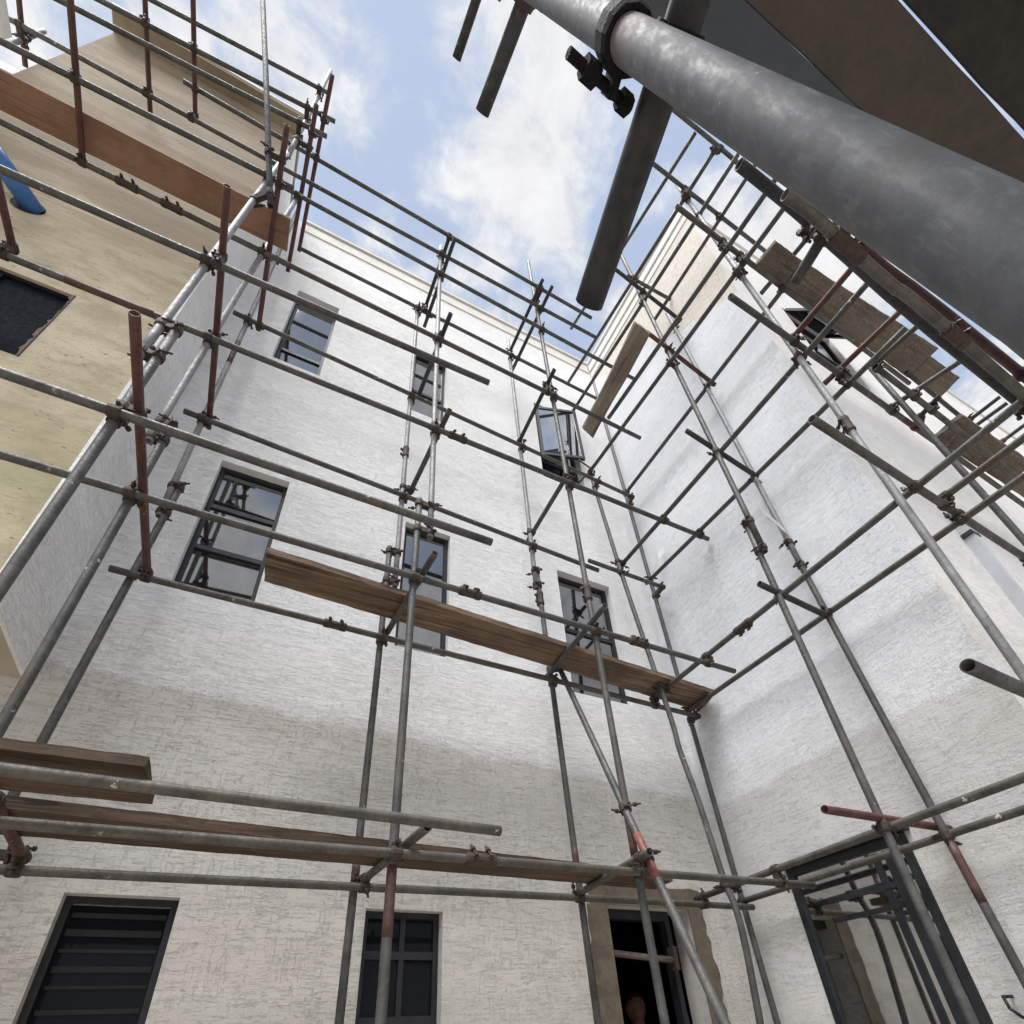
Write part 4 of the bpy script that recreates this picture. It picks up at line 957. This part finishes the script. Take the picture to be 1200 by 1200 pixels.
# ------------------------------------------------------------------ planks
def plank(name, corners, th, mat, label, n=26, rough=.006, group=None, cat='plank', notch=None, warp=.0):
    """corners: front-left, front-right, back-right, back-left at the underside; z up is the thickness"""
    a_, b_, c_, d_ = [Vector(p) for p in corners]
    cen = (a_+b_+c_+d_)/4; m = 5
    g = Geo(); v = []; idx = {}
    jf = [rnd.uniform(-rough, rough) for _ in range(n+1)]; jb = [rnd.uniform(-rough, rough) for _ in range(n+1)]
    for k in (0, 1):
        for i in range(n+1):
            for j in range(m+1):
                s, t_ = i/n, j/m
                e1 = a_.lerp(b_, s); e2 = d_.lerp(c_, s)
                wv_ = (e2-e1).normalized()
                if j == 0: e1 = e1 + wv_*jf[i]
                if j == m: e2 = e2 + wv_*jb[i]
                p = e1.lerp(e2, t_)
                lv = (b_-a_).normalized()
                if i in (0, n): p = p + lv*rnd.uniform(-rough, rough)
                z = th*k + warp*math.sin(s*math.pi) + (rnd.uniform(-.0012, .0012))
                idx[k, i, j] = len(v); v.append(p + Vector((0, 0, z)) - cen)
    f = []
    for i in range(n):
        for j in range(m):
            f.append((idx[0,i,j], idx[0,i,j+1], idx[0,i+1,j+1], idx[0,i+1,j]))
            f.append((idx[1,i,j], idx[1,i+1,j], idx[1,i+1,j+1], idx[1,i,j+1]))
        f.append((idx[0,i,0], idx[0,i+1,0], idx[1,i+1,0], idx[1,i,0]))
        f.append((idx[0,i,m], idx[1,i,m], idx[1,i+1,m], idx[0,i+1,m]))
    for j in range(m):
        f.append((idx[0,0,j], idx[1,0,j], idx[1,0,j+1], idx[0,0,j+1]))
        f.append((idx[0,n,j], idx[0,n,j+1], idx[1,n,j+1], idx[1,n,j]))
    o = link(name, mesh(name, v, f), mat); o.location = cen
    tag(o, label, cat, group); return o
GP = 'timber planks lying on the scaffold'
plank('scaffold_plank', [(-.216,2.722,4.048), (3.679,2.946,4.048), (3.773,3.250,4.048), (-.197,2.998,4.048)], .045, M_wood,
      'long weathered brown plank crossing in front of the first-floor windows', 60, .003, GP)
plank('scaffold_plank', [(-1.6,2.56,2.294), (2.59,2.83,2.294), (2.62,3.05,2.294), (-1.6,2.93,2.294)], .05, M_wood_dk,
      'long low dark plank over the ground windows, ending above the doorway', 60, .004, GP)
plank('scaffold_plank', [(-1.6,2.055,2.292), (-.325,2.04,2.292), (-.318,2.40,2.292), (-1.6,2.42,2.292)], .036, M_wood_dk,
      'short dark plank end poking in at the left edge, topmost of the low planks', 30, .0025, GP)
plank('scaffold_board', [(-3.6,2.165,7.455), (-.739,2.193,7.455), (-.732,2.45,7.455), (-3.6,2.42,7.455)], .03, M_ply,
      'smooth orange-brown board lying high on the left scaffold', 40, .001, GP, 'board')
plank('scaffold_plank', [(2.50,1.58,7.41), (2.71,1.60,7.41), (2.806,2.837,7.41), (2.629,2.785,7.41)], .04, M_wood_gy,
      'grey-brown plank slanting down to the open casement in the corner', 30, .005, GP)
plank('scaffold_plank', [(3.289,.468,7.435), (3.50,.468,7.435), (3.50,.70,7.435), (3.262,.68,7.435)], .04, M_wood_gx,
      'square grey plank end at the top of the end face, left of the notched plank', 8, .004, GP)
plank('scaffold_plank', [(3.502,.478,7.438), (5.685,.400,7.438), (5.685,.744,7.438), (3.502,.70,7.438)], .045, M_wood_gx,
      'wide stained grey plank high at the right, cement splashed', 30, .003, GP)
plank('scaffold_plank', [(5.69,.491,7.437), (6.245,.49,7.437), (6.271,.717,7.437), (5.69,.735,7.437)], .042, M_wood_gx,
      'narrow grey plank tip at the far right against the blue sky', 10, .006, GP)
plank('scaffold_plank', [(5.0,.55,5.877), (7.6,.56,5.877), (7.7,.83,5.877), (5.0,.80,5.877)], .045, M_wood_gx,
      'dark brown plank at the right edge behind the weathered rails', 24, .005, GP)
GO = 'boards of the platform over the camera'
plank('platform_board', [(.54,-.195,4.02), (4.6,-.185,4.02), (4.6,.030,4.02), (.54,.022,4.02)], .04, M_slate,
      'slate blue board of the near platform, just above the big standard', 20, .001, GO, 'board')
plank('platform_board', [(.50,-.404,4.025), (4.6,-.406,4.025), (4.6,-.188,4.025), (.50,-.198,4.025)], .04, M_board_br,
      'brown board in the middle of the near platform, upper right', 20, .0015, GO, 'board')
plank('platform_board', [(.50,-.70,4.02), (4.6,-.70,4.02), (4.6,-.421,4.02), (.50,-.416,4.02)], .04, M_board_dk,
      'almost black board in the top right corner beyond the slit of light', 20, .003, GO, 'board')

for k in range(6):  # unseen boards added to keep the sun off the near pipe
    y1 = -.72 - k*.235
    plank('platform_board', [(-1.8,y1-.225,4.02), (4.6,y1-.225,4.02), (4.6,y1,4.02), (-1.8,y1,4.02)], .04, M_board_dk,
          'added dark board %s of the platform run on unseen behind the camera, shading the near pipe' % ('next to the edge board', 'second', 'third', 'fourth', 'fifth', 'last')[k], 12, .003, GO, 'board')

# ------------------------------------------------------------------ plastic scraps caught on the right scaffold
def scrap(pts, label):
    g = Geo(); v = []
    n_ = 8
    a_, b_, wd = Vector(pts[0]), Vector(pts[1]), pts[2]
    for k in (0, .0015):
        for i in range(n_+1):
            p = a_.lerp(b_, i/n_) + Vector((0, k, rnd.uniform(-.012, .012)))
            wv_ = Vector((rnd.uniform(-.02, .02), .01*math.sin(i), 1)) * wd * rnd.uniform(.6, 1)
            v += [p - wv_/2, p + wv_/2]
    s = 2*(n_+1); f = []
    for i in range(n_):
        f += [(2*i, 2*i+1, 2*i+3, 2*i+2), (s+2*i, s+2*i+2, s+2*i+3, s+2*i+1)]
    g.add(v, f); o = link('plastic_scrap', g.mesh('plastic_scrap', True), M_plastic); tag(o, label, 'plastic scrap', 'scraps of plastic on the right scaffold')
scrap(((3.30,1.66,5.00), (3.60,1.70,4.92), .09), 'pale shred of plastic stretched between the two right standards')
scrap(((3.66,3.12,6.02), (3.71,3.06,6.09), .11), 'clear plastic flap by the inner corner coupler')

# ------------------------------------------------------------------ rod and plate across the doorway
prop = tag(empty('door_prop', (2.52, 3.56, 1.98)), 'rough wooden rod with a rusty end plate wedged across the dark doorway', 'prop')
pinv = Matrix.Translation((-2.52, -3.56, -1.98))
g = tube_mesh([(2.507, 3.56, 1.985), (2.80, 3.56, 1.962), (3.09, 3.56, 1.942)], .022, 12)
o = link('rod', g.mesh('rod', True), M_wood_gx, prop); o.matrix_parent_inverse = pinv
g = Geo(); g.box((3.092, 3.53, 1.875), (3.127, 3.60, 2.03)); o = link('plate', g.mesh('plate'), M_rustc, prop); o.matrix_parent_inverse = pinv

# ------------------------------------------------------------------ person standing in the dark room
man = tag(empty('person', (3.36, 4.45, .05)), 'person standing in the dark doorway, only the bare head showing', 'person')
def skin_chain(name, verts, edges, radii, mat, parent, root=0, sub=2):
    me = bpy.data.meshes.new(name); me.from_pydata(verts, edges, []); me.update()
    o = link(name, me, mat, parent)
    bm = bmesh.new(); bm.from_mesh(me)
    lay = bm.verts.layers.skin.verify(); bm.verts.ensure_lookup_table()
    for i, v in enumerate(bm.verts):
        r = radii[i]; v[lay].radius = r if isinstance(r, tuple) else (r, r); v[lay].use_root = (i == root)
    bm.to_mesh(me); bm.free()
    o.modifiers.new('skin', 'SKIN').use_smooth_shade = True
    m_ = o.modifiers.new('sub', 'SUBSURF'); m_.levels = m_.render_levels = sub
    return o
V = [(0,0,.93),(0,0,1.12),(0,-.01,1.30),(0,.0,1.42),(0,-.01,1.50),(0,-.03,1.60),
     (.17,.0,1.38),(.22,.02,1.10),(.21,-.06,.86),(-.17,.0,1.38),(-.22,.02,1.10),(-.21,-.06,.86),
     (.09,0,.88),(.10,-.01,.48),(.10,.02,.08),(.11,-.13,.03),(-.09,0,.88),(-.10,-.01,.48),(-.10,.02,.08),(-.11,-.13,.03),
     (.21,-.09,.78),(-.21,-.09,.78)]
E_ = [(0,1),(1,2),(2,3),(3,4),(4,5),(3,6),(6,7),(7,8),(3,9),(9,10),(10,11),(0,12),(12,13),(13,14),(14,15),(0,16),(16,17),(17,18),(18,19),(8,20),(11,21)]
RD = [(.15,.11),(.14,.10),(.16,.115),(.12,.09),(.055,.055),(.06,.065),(.065,.065),(.05,.05),(.032,.032),(.065,.065),(.05,.05),(.032,.032),
      (.085,.085),(.06,.06),(.045,.045),(.035,.03),(.085,.085),(.06,.06),(.045,.045),(.035,.03),(.035,.02),(.035,.02)]
skin_chain('body', V, E_, RD, M_skin, man)
# head shaped from a sphere: chin, brow, cheek hollows, nose and ears
bm = bmesh.new(); bmesh.ops.create_uvsphere(bm, u_segments=32, v_segments=24, radius=1)
for v in bm.verts:
    x, y, z = v.co
    wx = .078 * (1 - .22*max(0, -z)**1.5); wy = .098
    X_, Y_, Z_ = x*wx, y*wy, z*.118
    if z < -.2 and y < 0: Y_ -= .012*(-z-.2)
    if y < -.6:
        if abs(x) < .16 and -.38 < z < .12: Y_ -= .026*(1-abs(x)/.16)*(.55 + (-z-(-.12))*1.1)
        if .02 < z < .22 and .2 < abs(x) < .55: Y_ += .010
        if .22 < z < .36: Y_ -= .004
        if -.56 < z < -.44 and abs(x) < .3: Y_ += .006 if z > -.5 else -.003
    if abs(x) > .93 and -.22 < z < .2 and y > -.25: X_ += math.copysign(.014, x)
    v.co = (X_, Y_, Z_ + 1.645)
me = bpy.data.meshes.new('head'); bm.to_mesh(me); bm.free(); me.polygons.foreach_set('use_smooth', [True]*len(me.polygons))
head = link('head', me, M_skin, man)
bm = bmesh.new(); bm.from_mesh(head.data)
bmesh.ops.delete(bm, geom=[v for v in bm.verts if v.co.z < 1.69 + .35*min(0, v.co.y + .02) * -1 and not (v.co.y > .02 and v.co.z > 1.62)], context='VERTS')
for v in bm.verts: v.co = Vector((v.co.x*1.05, v.co.y*1.05, 1.645 + (v.co.z-1.645)*1.045))
me = bpy.data.meshes.new('hair'); bm.to_mesh(me); bm.free(); link('hair', me, M_black, head)
for s in (-1, 1):
    bm = bmesh.new(); bmesh.ops.create_uvsphere(bm, u_segments=12, v_segments=8, radius=.012, matrix=Matrix.Translation((s*.029, -.083, 1.662)))
    me = bpy.data.meshes.new('eye'); bm.to_mesh(me); bm.free(); link('eye', me, M_eye, head)
# shirt and trousers follow the same skeleton a little larger
skin_chain('shirt', [V[0],V[1],V[2],V[3],V[6],(.2,.01,1.22),V[9],(-.2,.01,1.22)], [(0,1),(1,2),(2,3),(3,4),(4,5),(3,6),(6,7)],
           [(.165,.125),(.155,.115),(.175,.13),(.13,.10),(.078,.078),(.066,.066),(.078,.078),(.066,.066)], M_cloth, man)
skin_chain('trousers', [V[0],V[12],V[13],(.10,.01,.12),V[16],V[17],(-.10,.01,.12)], [(0,1),(1,2),(2,3),(0,4),(4,5),(5,6)],
           [(.168,.128),(.10,.10),(.078,.078),(.065,.065),(.10,.10),(.078,.078),(.065,.065)], M_cloth, man)
for s, (hx, hy, hz) in ((1, V[20]), (-1, V[21])):
    pv = [(hx, hy, hz+.03), (hx, hy-.01, hz-.03)]; pe = [(0, 1)]; pr = [(.034, .018), (.036, .016)]
    skin_chain('palm', pv, pe, pr, M_skin, man, sub=2)
    for k, L_ in enumerate((.068, .078, .073, .058)):
        yo_ = -.030 + k*.020
        q = [(hx, hy+yo_, hz-.045), (hx-s*.006, hy+yo_-.004, hz-.045-L_*.45), (hx-s*.018, hy+yo_-.010, hz-.045-L_*.8), (hx-s*.03, hy+yo_-.014, hz-.045-L_)]
        skin_chain('finger', q, [(0,1),(1,2),(2,3)], [.0095, .009, .008, .007], M_skin, man, sub=1)
    q = [(hx-s*.004, hy-.034, hz+.012), (hx-s*.018, hy-.060, hz-.018), (hx-s*.026, hy-.066, hz-.045)]
    skin_chain('thumb', q, [(0,1),(1,2)], [.012, .011, .008], M_skin, man, sub=1)
for ch in man.children: pass
